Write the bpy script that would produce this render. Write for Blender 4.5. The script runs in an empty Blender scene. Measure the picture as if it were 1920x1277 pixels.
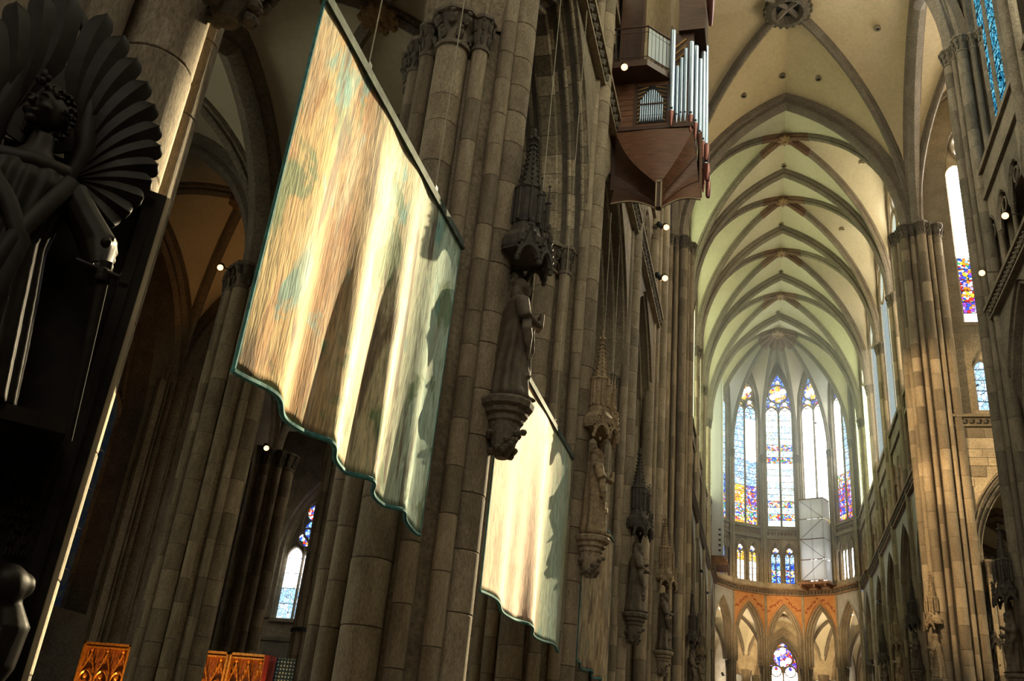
import bpy, bmesh, math, random
from mathutils import Vector, Matrix
random.seed(7)
PI = math.pi
scene = bpy.context.scene
COL = scene.collection
# ------------------------------------------------------------------ camera
cam_d = bpy.data.cameras.new('camera'); cam = bpy.data.objects.new('camera', cam_d); COL.objects.link(cam)
FPX = 1736.6
cam_d.sensor_fit = 'HORIZONTAL'; cam_d.sensor_width = 36.0; cam_d.lens = FPX / 1920 * 36.0
cam_d.clip_start = 0.05; cam_d.clip_end = 500
FW = Vector((0.86868436, 0.25591767, 0.4241387)); RT = Vector((0.23887892, -0.96649712, 0.09391576)); UP = Vector((-0.43396354, -0.01973464, 0.90071427))
CAM = Vector((0, 2.078274, 1.7))
m = Matrix.Identity(4)
for i in range(3):
    m[i][0] = RT[i]; m[i][1] = UP[i]; m[i][2] = -FW[i]; m[i][3] = CAM[i]
cam.matrix_world = m
scene.camera = cam
# ------------------------------------------------------------------ world, sun, exposure
world = bpy.data.worlds.new('sky'); scene.world = world; world.use_nodes = True
bg = world.node_tree.nodes['Background']; bg.inputs[0].default_value = (0.62, 0.78, 1.0, 1); bg.inputs[1].default_value = 0.22
sun_d = bpy.data.lights.new('sun', 'SUN'); sun_d.energy = 30; sun_d.angle = math.radians(0.5); sun_d.color = (1.0, 0.88, 0.62)
sun = bpy.data.objects.new('sun', sun_d); COL.objects.link(sun)
SUN_AZ, SUN_EL = math.radians(-12.93), math.radians(25.3)      # where the sun stands: east by south
sd = Vector((math.cos(SUN_EL) * math.cos(SUN_AZ), math.cos(SUN_EL) * math.sin(SUN_AZ), math.sin(SUN_EL)))
sun.rotation_euler = sd.to_track_quat('Z', 'Y').to_euler(); sun.location = sd * 150
vs = scene.view_settings
vs.view_transform = 'Standard'; vs.look = 'None'; vs.gamma = 1.0; vs.exposure = 0.25
try: vs.use_curve_mapping = False
except Exception: pass
scene.cycles.max_bounces = 6; scene.cycles.diffuse_bounces = 4; scene.cycles.transparent_max_bounces = 12
scene.cycles.sample_clamp_indirect = 6.0
scene.cycles.caustics_reflective = False; scene.cycles.caustics_refractive = False

# ------------------------------------------------------------------ materials
def nodes_of(name):
    mt = bpy.data.materials.new(name); mt.use_nodes = True
    return mt, mt.node_tree.nodes, mt.node_tree.links
def stone_mat(name, c1, c2, scale=1.2, rough=0.85, bump=0.45, vary=0.5, streak=0.38, fine=14):
    mt, N, L = nodes_of(name); b = N['Principled BSDF']; b.inputs['Roughness'].default_value = rough
    tc = N.new('ShaderNodeTexCoord'); oi = N.new('ShaderNodeObjectInfo')
    ad = N.new('ShaderNodeVectorMath'); ad.operation = 'ADD'
    L.new(tc.outputs['Object'], ad.inputs[0])
    sc_ = N.new('ShaderNodeMath'); sc_.operation = 'MULTIPLY'; sc_.inputs[1].default_value = 37.0
    L.new(oi.outputs['Random'], sc_.inputs[0]); L.new(sc_.outputs[0], ad.inputs[1])
    n1 = N.new('ShaderNodeTexNoise'); n1.inputs['Scale'].default_value = scale; n1.inputs['Detail'].default_value = 6; n1.inputs['Roughness'].default_value = .65
    L.new(ad.outputs[0], n1.inputs['Vector'])
    rp = N.new('ShaderNodeValToRGB'); rp.color_ramp.elements[0].position = .34; rp.color_ramp.elements[1].position = .68
    rp.color_ramp.elements[0].color = (*c1, 1); rp.color_ramp.elements[1].color = (*c2, 1)
    L.new(n1.outputs['Fac'], rp.inputs[0])
    n2 = N.new('ShaderNodeTexNoise'); n2.inputs['Scale'].default_value = fine; n2.inputs['Detail'].default_value = 8; n2.inputs['Roughness'].default_value = .7
    L.new(ad.outputs[0], n2.inputs['Vector'])
    mr = N.new('ShaderNodeMapRange'); mr.inputs[1].default_value = .3; mr.inputs[2].default_value = .6; mr.inputs[3].default_value = 1 - streak * 1.6; mr.inputs[4].default_value = 1.05
    L.new(n2.outputs['Fac'], mr.inputs[0])
    rv = N.new('ShaderNodeMapRange'); rv.inputs[3].default_value = 1 - vary * .6; rv.inputs[4].default_value = 1 + vary * .5
    L.new(oi.outputs['Random'], rv.inputs[0])
    mu = N.new('ShaderNodeMath'); mu.operation = 'MULTIPLY'; L.new(mr.outputs[0], mu.inputs[0]); L.new(rv.outputs[0], mu.inputs[1])
    mx = N.new('ShaderNodeVectorMath'); mx.operation = 'SCALE'
    L.new(rp.outputs[0], mx.inputs[0]); L.new(mu.outputs[0], mx.inputs['Scale']); L.new(mx.outputs[0], b.inputs['Base Color'])
    bp = N.new('ShaderNodeBump'); bp.inputs['Strength'].default_value = bump; bp.inputs['Distance'].default_value = .02
    L.new(n2.outputs['Fac'], bp.inputs['Height']); L.new(bp.outputs[0], b.inputs['Normal'])
    return mt
def plain_mat(name, c, rough=.6, metal=0.0, noise=.25, scale=6.0, bump=.0, stretch=(1, 1, 1)):
    mt, N, L = nodes_of(name); b = N['Principled BSDF']; b.inputs['Roughness'].default_value = rough; b.inputs['Metallic'].default_value = metal
    tc = N.new('ShaderNodeTexCoord'); mp = N.new('ShaderNodeMapping'); mp.inputs['Scale'].default_value = stretch
    L.new(tc.outputs['Object'], mp.inputs[0])
    n1 = N.new('ShaderNodeTexNoise'); n1.inputs['Scale'].default_value = scale; n1.inputs['Detail'].default_value = 5; L.new(mp.outputs[0], n1.inputs['Vector'])
    rp = N.new('ShaderNodeValToRGB'); rp.color_ramp.elements[0].position = .3; rp.color_ramp.elements[1].position = .7
    rp.color_ramp.elements[0].color = (*[x * (1 - noise) for x in c], 1); rp.color_ramp.elements[1].color = (*[min(1, x * (1 + noise)) for x in c], 1)
    L.new(n1.outputs['Fac'], rp.inputs[0]); L.new(rp.outputs[0], b.inputs['Base Color'])
    if bump:
        bp = N.new('ShaderNodeBump'); bp.inputs['Strength'].default_value = bump; bp.inputs['Distance'].default_value = .01
        L.new(n1.outputs['Fac'], bp.inputs['Height']); L.new(bp.outputs[0], b.inputs['Normal'])
    return mt
def emit_mat(name, c, s):
    mt, N, L = nodes_of(name); N.remove(N['Principled BSDF'])
    e = N.new('ShaderNodeEmission'); e.inputs[0].default_value = (*c, 1); e.inputs[1].default_value = s
    L.new(e.outputs[0], N['Material Output'].inputs[0]); return mt
def glass_mat(name, cols, strength, scale=5.0, lead=.05, through=0.0, tint=(1, 1, 1)):
    """stained glass lit by the daylight behind it: small coloured pieces set in dark leads"""
    mt, N, L = nodes_of(name); N.remove(N['Principled BSDF'])
    tc = N.new('ShaderNodeTexCoord'); oi = N.new('ShaderNodeObjectInfo')
    sc_ = N.new('ShaderNodeMath'); sc_.operation = 'MULTIPLY'; sc_.inputs[1].default_value = 61.0; L.new(oi.outputs['Random'], sc_.inputs[0])
    ad = N.new('ShaderNodeVectorMath'); ad.operation = 'ADD'; L.new(tc.outputs['Object'], ad.inputs[0]); L.new(sc_.outputs[0], ad.inputs[1])
    v1 = N.new('ShaderNodeTexVoronoi'); v1.inputs['Scale'].default_value = scale; L.new(ad.outputs[0], v1.inputs['Vector'])
    v2 = N.new('ShaderNodeTexVoronoi'); v2.feature = 'DISTANCE_TO_EDGE'; v2.inputs['Scale'].default_value = scale; L.new(ad.outputs[0], v2.inputs['Vector'])
    sp = N.new('ShaderNodeSeparateColor'); L.new(v1.outputs['Color'], sp.inputs[0])
    rp = N.new('ShaderNodeValToRGB'); cr = rp.color_ramp; cr.interpolation = 'CONSTANT'
    n = len(cols)
    while len(cr.elements) < n: cr.elements.new(.5)
    for i, c in enumerate(cols):
        cr.elements[i].position = i / n; cr.elements[i].color = (*c, 1)
    L.new(sp.outputs[0], rp.inputs[0])
    st = N.new('ShaderNodeMapRange'); st.inputs[1].default_value = lead * .6; st.inputs[2].default_value = lead; st.inputs[3].default_value = .03; st.inputs[4].default_value = strength
    L.new(v2.outputs['Distance'], st.inputs[0])
    e = N.new('ShaderNodeEmission'); L.new(rp.outputs[0], e.inputs[0]); L.new(st.outputs[0], e.inputs[1])
    out = N['Material Output'].inputs[0]
    if through > 0:
        t = N.new('ShaderNodeBsdfTransparent'); t.inputs[0].default_value = (through * tint[0], through * tint[1], through * tint[2], 1)
        a = N.new('ShaderNodeAddShader'); L.new(e.outputs[0], a.inputs[0]); L.new(t.outputs[0], a.inputs[1]); L.new(a.outputs[0], out)
    else: L.new(e.outputs[0], out)
    return mt
M = {}
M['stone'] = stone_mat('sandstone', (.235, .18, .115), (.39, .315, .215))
M['stone_dark'] = stone_mat('darker_sandstone', (.14, .112, .08), (.25, .205, .15))  # darker copy of the sandstone
M['stone_warm'] = stone_mat('tufa_stone', (.33, .265, .17), (.5, .42, .29), vary=.8)
M['stone_block'] = stone_mat('banded_stone', (.26, .2, .13), (.42, .34, .23), scale=.5, vary=.55)
M['joint'] = plain_mat('mortar_joint', (.1, .085, .065), .95)
M['plaster'] = stone_mat('vault_plaster', (.55, .5, .36), (.64, .59, .44), scale=.35, vary=.05, streak=.05, bump=.08, fine=5)
M['plaster_ochre'] = stone_mat('ochre_vault_plaster', (.6, .48, .29), (.7, .57, .36), scale=.3, vary=.05, streak=.08, bump=.08, fine=5)
M['rib'] = stone_mat('rib_stone', (.2, .165, .125), (.3, .25, .19), vary=.25)
M['rib_red'] = stone_mat('painted_rib', (.16, .085, .055), (.25, .14, .085), vary=.2)
M['gilt'] = plain_mat('gilded_boss', (.28, .17, .08), .5, .2)
M['foliage'] = stone_mat('carved_foliage', (.085, .07, .05), (.17, .14, .1), scale=5, vary=.3)
M['cornice'] = stone_mat('painted_cornice', (.16, .09, .05), (.3, .2, .12), scale=3)
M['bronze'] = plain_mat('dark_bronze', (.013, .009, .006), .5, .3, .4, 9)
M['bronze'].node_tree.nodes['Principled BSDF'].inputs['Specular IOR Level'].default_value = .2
M['carving'] = plain_mat('dark_carved_stone', (.1, .075, .05), .7, 0, .4, 7, .2)
M['carving_pale'] = stone_mat('pale_carved_stone', (.3, .22, .13), (.44, .33, .2), scale=4, vary=.2)
M['canopy_dark'] = plain_mat('dark_canopy_stone', (.06, .05, .038), .8, 0, .4, 8)
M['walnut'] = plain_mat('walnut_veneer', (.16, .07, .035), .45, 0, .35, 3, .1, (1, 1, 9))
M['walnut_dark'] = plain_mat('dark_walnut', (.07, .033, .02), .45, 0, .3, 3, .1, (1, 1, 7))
M['oak'] = plain_mat('pale_oak', (.42, .33, .2), .5, 0, .2, 3, .05, (9, 9, 1))
M['pipe'] = plain_mat('tin_pipe', (.4, .5, .64), .34, .9, .04, 2)
M['copper'] = plain_mat('copper_foot', (.3, .12, .1), .35, .6, .15, 5)
M['gold'] = plain_mat('gold_leaf', (.75, .38, .08), .35, .55, .35, 14, .3)
M['gold_shade'] = plain_mat('old_gold', (.28, .1, .03), .55, .2, .4, 10, .2)
M['red'] = plain_mat('red_paint', (.3, .03, .02), .6)
M['iron'] = plain_mat('black_iron', (.03, .03, .032), .5, .5)
M['cord'] = plain_mat('rope', (.42, .38, .27), .8)
M['slat'] = plain_mat('gilded_slat', (.5, .3, .1), .5, .2)
mt, N, L = nodes_of('white_sheeting'); N.remove(N['Principled BSDF']); d_ = N.new('ShaderNodeBsdfDiffuse'); t_ = N.new('ShaderNodeBsdfTranslucent'); x_ = N.new('ShaderNodeMixShader'); nz = N.new('ShaderNodeTexNoise'); nz.inputs['Scale'].default_value = 2.0
r_ = N.new('ShaderNodeMapRange'); r_.inputs[3].default_value = .75; r_.inputs[4].default_value = .95; cc_ = N.new('ShaderNodeCombineColor'); L.new(nz.outputs['Fac'], r_.inputs[0])
for i_ in range(3): L.new(r_.outputs[0], cc_.inputs[i_])
L.new(cc_.outputs[0], d_.inputs[0]); L.new(cc_.outputs[0], t_.inputs[0]); x_.inputs[0].default_value = .8; L.new(d_.outputs[0], x_.inputs[1]); L.new(t_.outputs[0], x_.inputs[2]); L.new(x_.outputs[0], N['Material Output'].inputs[0]); M['sheet'] = mt
M['board'] = plain_mat('scaffold_board', (.2, .1, .055), .8, 0, .3, 4)
M['lamp_glow'] = emit_mat('lamp_glow', (1.0, .5, .18), 4)
M['paint_orange'] = stone_mat('ochre_mural', (.42, .17, .05), (.5, .25, .09), scale=2.5, vary=.15, streak=.1)
M['paint_red'] = plain_mat('red_mural_ornament', (.3, .07, .03), .9)
M['paint_blue'] = stone_mat('grey_mural', (.3, .27, .22), (.36, .36, .34), scale=2.0, vary=.15, streak=.1)
# ------------------------------------------------------------------ mesh builder
class MB:
    def __init__(s): s.v = []; s.f = []
    def add(s, vs, fs):
        o = len(s.v); s.v += [tuple(p) for p in vs]; s.f += [tuple(i + o for i in f) for f in fs]; return s
    def box(s, x0, x1, y0, y1, z0, z1):
        return s.add([(x0, y0, z0), (x1, y0, z0), (x1, y1, z0), (x0, y1, z0), (x0, y0, z1), (x1, y0, z1), (x1, y1, z1), (x0, y1, z1)],
                     [(3, 2, 1, 0), (4, 5, 6, 7), (0, 1, 5, 4), (1, 2, 6, 5), (2, 3, 7, 6), (3, 0, 4, 7)])
    def grid(s, rows, cu=False, cap=False):
        n = len(rows[0]); vs = [p for r in rows for p in r]; fs = []
        for i in range(len(rows) - 1):
            for j in range(n if cu else n - 1):
                k = (j + 1) % n; fs.append((i * n + j, i * n + k, (i + 1) * n + k, (i + 1) * n + j))
        if cap: fs.append(tuple(range(n - 1, -1, -1))); fs.append(tuple((len(rows) - 1) * n + j for j in range(n)))
        return s.add(vs, fs)
    def lathe(s, prof, seg=16, c=(0, 0), cap=True, a0=0.0):
        return s.grid([[(c[0] + r * math.cos(a0 + 2 * PI * j / seg), c[1] + r * math.sin(a0 + 2 * PI * j / seg), z) for j in range(seg)] for r, z in prof], True, cap)
    def tube(s, pts, r, seg=8, flat=1.0, fdir=None):
        pts = [Vector(p) for p in pts]; n = len(pts); rows = []
        rs = r if isinstance(r, (list, tuple)) else [r] * n
        up = Vector((0, 0, 1)); prev = None
        for i, p in enumerate(pts):
            t = (pts[min(i + 1, n - 1)] - pts[max(i - 1, 0)]).normalized()
            if prev is None:
                a = Vector(fdir) if fdir else (Vector((1, 0, 0)) if abs(t.z) > .9 else up)
            else: a = prev
            b = t.cross(a).normalized(); a = b.cross(t).normalized(); prev = a
            rows.append([tuple(p + rs[i] * (math.cos(2 * PI * j / seg) * a * flat + math.sin(2 * PI * j / seg) * b)) for j in range(seg)])
        return s.grid(rows, True, True)
    def ball(s, c, r, seg=8, rings=6, rot=None):
        if not isinstance(r, (list, tuple)): r = (r, r, r)
        vs = []; fs = []
        for i in range(rings + 1):
            th = PI * i / rings
            for j in range(seg):
                p = Vector((r[0] * math.sin(th) * math.cos(2 * PI * j / seg), r[1] * math.sin(th) * math.sin(2 * PI * j / seg), r[2] * math.cos(th)))
                if rot: p.rotate(rot)
                vs.append((c[0] + p.x, c[1] + p.y, c[2] + p.z))
        for i in range(rings):
            for j in range(seg):
                k = (j + 1) % seg; fs.append((i * seg + j, (i + 1) * seg + j, (i + 1) * seg + k, i * seg + k))
        return s.add(vs, fs)
    def xform(s, mx):
        s.v = [tuple(mx @ Vector(p)) for p in s.v]; return s
    def join(s, o, off=(0, 0, 0)):
        return s.add([(p[0] + off[0], p[1] + off[1], p[2] + off[2]) for p in o.v], o.f)
    def mesh(s, name, mat=None, smooth=None):
        me = bpy.data.meshes.new(name); me.from_pydata(s.v, [], s.f)
        bm = bmesh.new(); bm.from_mesh(me); bmesh.ops.remove_doubles(bm, verts=bm.verts, dist=1e-5); bmesh.ops.recalc_face_normals(bm, faces=bm.faces); 
        if smooth is not None:
            for f in bm.faces: f.smooth = True
            for e in bm.edges:
                if len(e.link_faces) == 2 and e.calc_face_angle(0) > smooth: e.smooth = False
        bm.to_mesh(me); bm.free()
        if mat: me.materials.append(M[mat] if isinstance(mat, str) else mat)
        return me
SM = math.radians(40)
def link(name, me, parent=None, loc=(0, 0, 0), rz=0.0, sc=None, mat=None):
    o = bpy.data.objects.new(name, me); COL.objects.link(o); o.location = loc
    if rz: o.rotation_euler = (0, 0, rz)
    if sc: o.scale = sc
    if parent: o.parent = parent
    if mat:
        if not me.materials: me.materials.append(None)
        o.material_slots[0].link = 'OBJECT'; o.material_slots[0].material = M[mat] if isinstance(mat, str) else mat
    return o
def empty(name, loc=(0, 0, 0), rz=0.0, label=None, cat=None, group=None, kind=None):
    o = bpy.data.objects.new(name, None); COL.objects.link(o); o.location = loc; o.rotation_euler = (0, 0, rz); o.empty_display_size = .2
    return tag(o, label, cat, group, kind)
def tag(o, label=None, cat=None, group=None, kind=None):
    if label: o['label'] = label
    if cat: o['category'] = cat
    if group: o['group'] = group
    if kind: o['kind'] = kind
    return o
def copy_tree(o, parent=None):
    c = o.copy(); COL.objects.link(c); c.parent = parent
    for ch in o.children: copy_tree(ch, c)
    return c
def remeshed(mb, name, voxel, mat, smooth=3):
    me = bpy.data.meshes.new('tmp'); me.from_pydata(mb.v, [], mb.f)
    o = bpy.data.objects.new('tmp', me); COL.objects.link(o)
    r = o.modifiers.new('r', 'REMESH'); r.mode = 'VOXEL'; r.voxel_size = voxel; r.use_smooth_shade = True
    if smooth:
        q = o.modifiers.new('s', 'SMOOTH'); q.factor = .5; q.iterations = smooth
    dg = bpy.context.evaluated_depsgraph_get(); dg.update()
    out = bpy.data.meshes.new_from_object(o.evaluated_get(dg)); out.name = name
    bpy.data.objects.remove(o); bpy.data.meshes.remove(me)
    out.materials.clear(); out.materials.append(M[mat])
    for p in out.polygons: p.use_smooth = True
    return out
# ------------------------------------------------------------------ arches
def arch_c(s, h): return (h * h - s * s) / (2 * s)
def arch_z(s, h, u):
    c = arch_c(s, h); R = s + c; return math.sqrt(max(0, R * R - (abs(u) + c) ** 2))
def half_arch(mb, s, h, prof, z0, sign, nseg=12, t0=0.0, t1=1.0, u0=0.0, closed=False, stilt=0.0):
    """sweep a section [(n outward, v across)] along half of a pointed arch of half span s and rise h"""
    c = arch_c(s, h); R = s + c; rows = []
    if stilt and t0 == 0: rows.append([(u0 + sign * (s + n), v, z0 - stilt) for n, v in prof])
    for i in range(nseg + 1):
        t = t0 + (t1 - t0) * i / nseg; row = []
        for n, v in prof:
            th = t * math.acos(min(1, max(-1, c / (R + n))))
            row.append((u0 + sign * ((R + n) * math.cos(th) - c), v, z0 + (R + n) * math.sin(th)))
        rows.append(row)
    mb.grid(rows, closed, closed); return mb
def roll_profile(w, depth, orders=3):
    """stepped moulded arch section, mirrored about v=0; n grows outward from the soffit"""
    side = []
    for k in range(orders):
        v1 = w * (k + .45) / orders; v2 = w * (k + 1) / orders; n = depth * k / orders; dn = depth / orders
        r = (v2 - v1) * .55
        side += [(n + .0, v1 - .0), (n - .01, v1 + r * .5), (n + r * .35, v1 + r), (n + r, v1 + r * .95), (n + r * 1.2, v1 + r * .55), (n + dn * .75, v1 + r * .75), (n + dn * .8, v2)]
    side.append((depth, w))
    return [(n, -v) for n, v in reversed(side)] + side
def close_profile(p): return p
def circle_pts(r, n, c=(0, 0), a0=0): return [(c[0] + r * math.cos(a0 + 2 * PI * i / n), c[1] + r * math.sin(a0 + 2 * PI * i / n)) for i in range(n)]
# ------------------------------------------------------------------ shared pieces
def drum_mesh(mat, seg=16):
    return MB().lathe([(.985, 0), (1, .012), (1, .988), (.985, 1)], seg).mesh('stone', mat, SM)
DRUM = {k: drum_mesh(k) for k in ('stone', 'stone_dark', 'stone_warm', 'stone_block')}
def capital_mesh():
    b = MB().lathe([(1.0, -.06), (1.18, -.05), (1.2, 0), (1.18, .05), (1.0, .06), (1.02, .3), (1.12, .6), (1.36, .82), (1.4, .84)], 12, cap=False)
    b.lathe([(1.5, .84), (1.7, .87), (1.72, .95), (1.6, 1.0)], 8, a0=PI / 8)
    f = MB(); rr = random.Random(3)
    for tier, (z, rad, n, s) in enumerate(((.28, 1.16, 7, .3), (.66, 1.38, 8, .34))):
        for k in range(n):
            a = 2 * PI * (k + .5 * tier) / n + rr.uniform(-.1, .1)
            c = Vector((rad * math.cos(a), rad * math.sin(a), z))
            f.ball((c.x, c.y, c.z), (s * .75, s, .13), 6, 4, Matrix.Rotation(a, 3, 'Z') @ Matrix.Rotation(-.5, 3, 'Y'))
            f.ball((c.x * 1.16, c.y * 1.16, c.z + .12), (s * .42, s * .6, .06), 6, 4, Matrix.Rotation(a, 3, 'Z'))
            f.ball((c.x * .98, c.y * .98, c.z - .12), (s * .35, s * .45, .09), 5, 3)
    return b.mesh('capital', 'stone_dark', SM), f.mesh('foliage', 'foliage', SM)
CAP_B, CAP_F = capital_mesh()
def add_capital(parent, x, y, z, r, h):
    c = link('capital', CAP_B, parent, (x, y, z), random.uniform(0, 6), (r, r, h))
    link('foliage', CAP_F, c)
    return c
def project(p):
    d = Vector(p) - CAM; z = d.dot(FW)
    if z < .3: return None
    return 960 + FPX * d.dot(RT) / z, 638.5 - FPX * d.dot(UP) / z, z
def in_frame(p, mrg=120):
    q = project(p); return q and -mrg < q[0] < 1920 + mrg and -mrg < q[1] < 1277 + mrg
NST = [0]
SHAFT_CACHE = {}
def shaft(parent, px, py, x, y, r, z0, z1, mat='stone', drums=True, hmin=.5, hmax=.95):
    wx, wy = px + x, py + y
    facing = Vector((x, y)).normalized().dot((Vector((CAM.x, CAM.y)) - Vector((px, py))).normalized()) if (x or y) else 1
    zs = []
    if drums and facing > -.25:
        z = z0
        while z < z1 - .01:
            h = random.uniform(hmin, hmax)
            if z1 - z - h < .35: h = z1 - z
            if in_frame((wx, wy, z + h / 2)): zs.append((z, h))
            z += h
    if zs:
        za, zb = zs[0][0], zs[-1][0] + zs[-1][1]
        prof = [(r, z0), (r, za), (r * .93, za), (r * .93, zb), (r, zb), (r, z1)]
        if za <= z0 + .01: prof = prof[2:]
        if zb >= z1 - .01: prof = prof[:-2]
        me = MB().lathe(prof, 12).mesh('shaft', 'joint', SM)
        o = link('shaft', me, parent, (x, y, 0))
        for z, h in zs:
            link('stone', DRUM[mat], o, (random.uniform(-.01, .01) * r, random.uniform(-.01, .01) * r, z + .006), random.uniform(0, 6), (r, r, h - .012)); NST[0] += 1
    else:
        key = (round(r, 3), z0, z1, mat)
        if key not in SHAFT_CACHE: SHAFT_CACHE[key] = MB().lathe([(r, z0), (r, z1)], 12).mesh('shaft', mat, SM)
        o = link('shaft', SHAFT_CACHE[key], parent, (x, y, 0))
    return o
def base_part(parent, R, mat='stone'):
    link('base', MB().lathe([(R * 1.25, 0), (R * 1.25, .5), (R * 1.18, .56), (R * 1.18, 1.0), (R * 1.06, 1.1), (R * 1.0, 1.15)], 16, a0=PI / 16).mesh('base', mat, None), parent)
def pier(label, x, y, core=.80, main=(.88, .27), minor=(.93, .135), tall=(), zcap=12.6, ztall=31.45, caph=.7, mat='stone', drums=True, angles=None, group='clustered stone piers', z0=1.1, hmin=.5, hmax=.95, core_top=None, low=()):
    p = empty('clustered_pier', (x, y, 0), 0, label, 'pillar', group, 'structure')
    base_part(p, core + .4, mat)
    ct = core_top or (zcap + caph)
    link('core', MB().lathe([(core, z0), (core, ct)], 20).mesh('core', mat, SM), p)
    angles = angles or [(a, a % 90 == 0) for a in (0, 30, 60, 90, 120, 150, 180, 210, 240, 270, 300, 330)]
    for a, big in angles:
        d, r = main if big else minor
        top = ztall if a in tall else zcap
        ca, sa = math.cos(math.radians(a)), math.sin(math.radians(a))
        shaft(p, x, y, d * ca, d * sa, r, z0, top, mat, drums, hmin, hmax)
        if in_frame((x + d * ca, y + d * sa, top), 400) or top == zcap: add_capital(p, d * ca, d * sa, top, r, .8 if top > 20 else caph)
    return p
# ------------------------------------------------------------------ vaults
RIBP = [(.06, -.2), (-.1, -.2), (-.15, -.11), (-.25, -.15), (-.33, -.1), (-.38, 0), (-.33, .1), (-.25, .15), (-.15, .11), (-.1, .2), (.06, .2)]
def scaled(p, a, b): return [(n * a, v * b) for n, v in p]
VC = {}
def vault_bay(root, cx, cy, a, w, zs, hT, hD, stilt=4.5, rib=1.0, transverse=(1, -1), tw=1.4, holes=(), boss=True, stubs=True, web='plaster', side=(), rot=0.0, sidew=1.0):
    key = (a, w, zs, hT, hD, stilt, rib, tw, web)
    if key not in VC:
        dl = math.hypot(a, w); hW = hT - stilt; n = 12
        def zD(s): return zs + arch_z(dl, hD, dl * (1 - s))
        def zT(s): return zs + arch_z(w, hT, w * (1 - s))
        def zW(s): return zs + stilt + arch_z(a, hW, a * (1 - s)) if stilt else zs + arch_z(a, hT, a * (1 - s))
        ew, ns = MB(), MB()
        ss = [1 - (1 - i / n) ** 1.6 for i in range(n + 1)]
        for q in (1, -1):
            rows = []
            for s in ss:
                A = Vector((a * (1 - s), q * w * (1 - s), zD(s))); B = Vector((a, q * w * (1 - s), zT(s)))
                rows.append([tuple(A.lerp(B, k / 3) + Vector((0, 0, .25 * math.sin(PI * k / 3) * s * .6))) for k in range(4)])
            ew.grid(rows)
            rows = []
            for s in ss:
                A = Vector((q * a * (1 - s), w * (1 - s), zD(s))); B = Vector((q * a * (1 - s), w, zW(s)))
                rows.append([tuple(A.lerp(B, k / 3) + Vector((0, 0, .25 * math.sin(PI * k / 3) * s * .6))) for k in range(4)])
            ns.grid(rows)
        pr = scaled(RIBP, rib, rib)
        rb = half_arch(MB(), dl, hD, pr, zs, 1, 14, 0, .86 if stubs else 1, 0, True).mesh('rib', 'rib', SM)
        rs = half_arch(MB(), dl, hD, scaled(pr, 1.12, 1.12), zs, 1, 3, .86, .985, 0, True).mesh('painted_rib_end', 'rib_red', SM)
        pt = scaled(RIBP, tw, tw)
        tr = {q: half_arch(MB(), w, hT, pt, zs, q, 14, 0, 1, 0, True).mesh('transverse_arch', 'rib', SM) for q in (1, -1)}
        sd_ = {q: half_arch(MB(), a, hT - stilt, scaled(RIBP, .8, .8), zs + stilt, q, 10, 0, 1, 0, True, stilt).mesh('wall_rib', 'rib', SM) for q in (1, -1)}
        VC[key] = (ew.mesh('vault_web', web, SM), ns.mesh('vault_web', web, SM), rb, rs, tr, zs + hD, sd_)
    EW, NS, rb, rs, tr, zb, sdm = VC[key]
    cr, sr = math.cos(rot), math.sin(rot)
    def P(x, y): return (cx + cr * x - sr * y, cy + sr * x + cr * y, 0)
    link('vault_web', EW, root, P(0, 0), rot); link('vault_web', EW, root, P(0, 0), rot + PI)
    link('vault_web', NS, root, P(0, 0), rot); link('vault_web', NS, root, P(0, 0), rot + PI)
    al = math.atan2(w, a)
    for k in (al, PI - al, PI + al, -al):
        r_ = link('rib', rb, root, P(0, 0), rot + k)
        if stubs: link('painted_rib_end', rs, r_)
    for s in transverse:
        for q in (1, -1): link('transverse_arch', tr[q], root, P(s * a, 0), rot + PI / 2)
    for s in side:
        for q in (1, -1): link('wall_rib', sdm[q], root, P(0, s * w), rot)
    if boss: boss_at(root, (cx, cy, zb))
    for hx, hy in holes:
        # a stone collar with a dark plug painting a rope hole's shade, set in the web above
        if abs(hx) / a > abs(hy) / w:
            y0 = hy; s = 1 - abs(hy) / w; k = (abs(hx) - a * (1 - s)) / max(1e-6, a * s)
            z = (1 - k) * (zs + arch_z(math.hypot(a, w), hD, math.hypot(a, w) * (1 - s))) + k * (zs + arch_z(w, hT, y0))
        else:
            s = 1 - abs(hx) / a; k = (abs(hy) - w * (1 - s)) / max(1e-6, w * s)
            zw = zs + (stilt + arch_z(a, hT - stilt, hx) if stilt else arch_z(a, hT, hx))
            z = (1 - k) * (zs + arch_z(math.hypot(a, w), hD, math.hypot(a, w) * (1 - s))) + k * zw
        x_, y_, _ = P(hx, hy)
        c = link('vent_collar', VENT, root, (x_, y_, z + .02)); link('vent_shade_plug', VENT_H, c)
BOSS_CACHE = []
VENT = MB().lathe([(.17, .12), (.2, -.06), (.12, -.08), (.12, .1)], 12, cap=False).mesh('vent_collar', 'stone', SM)
VENT_H = MB().lathe([(.12, -.03), (.12, .1)], 12).mesh('vent_shade_plug', 'iron')  # dark plug: the hole's shade is put into its colour
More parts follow.
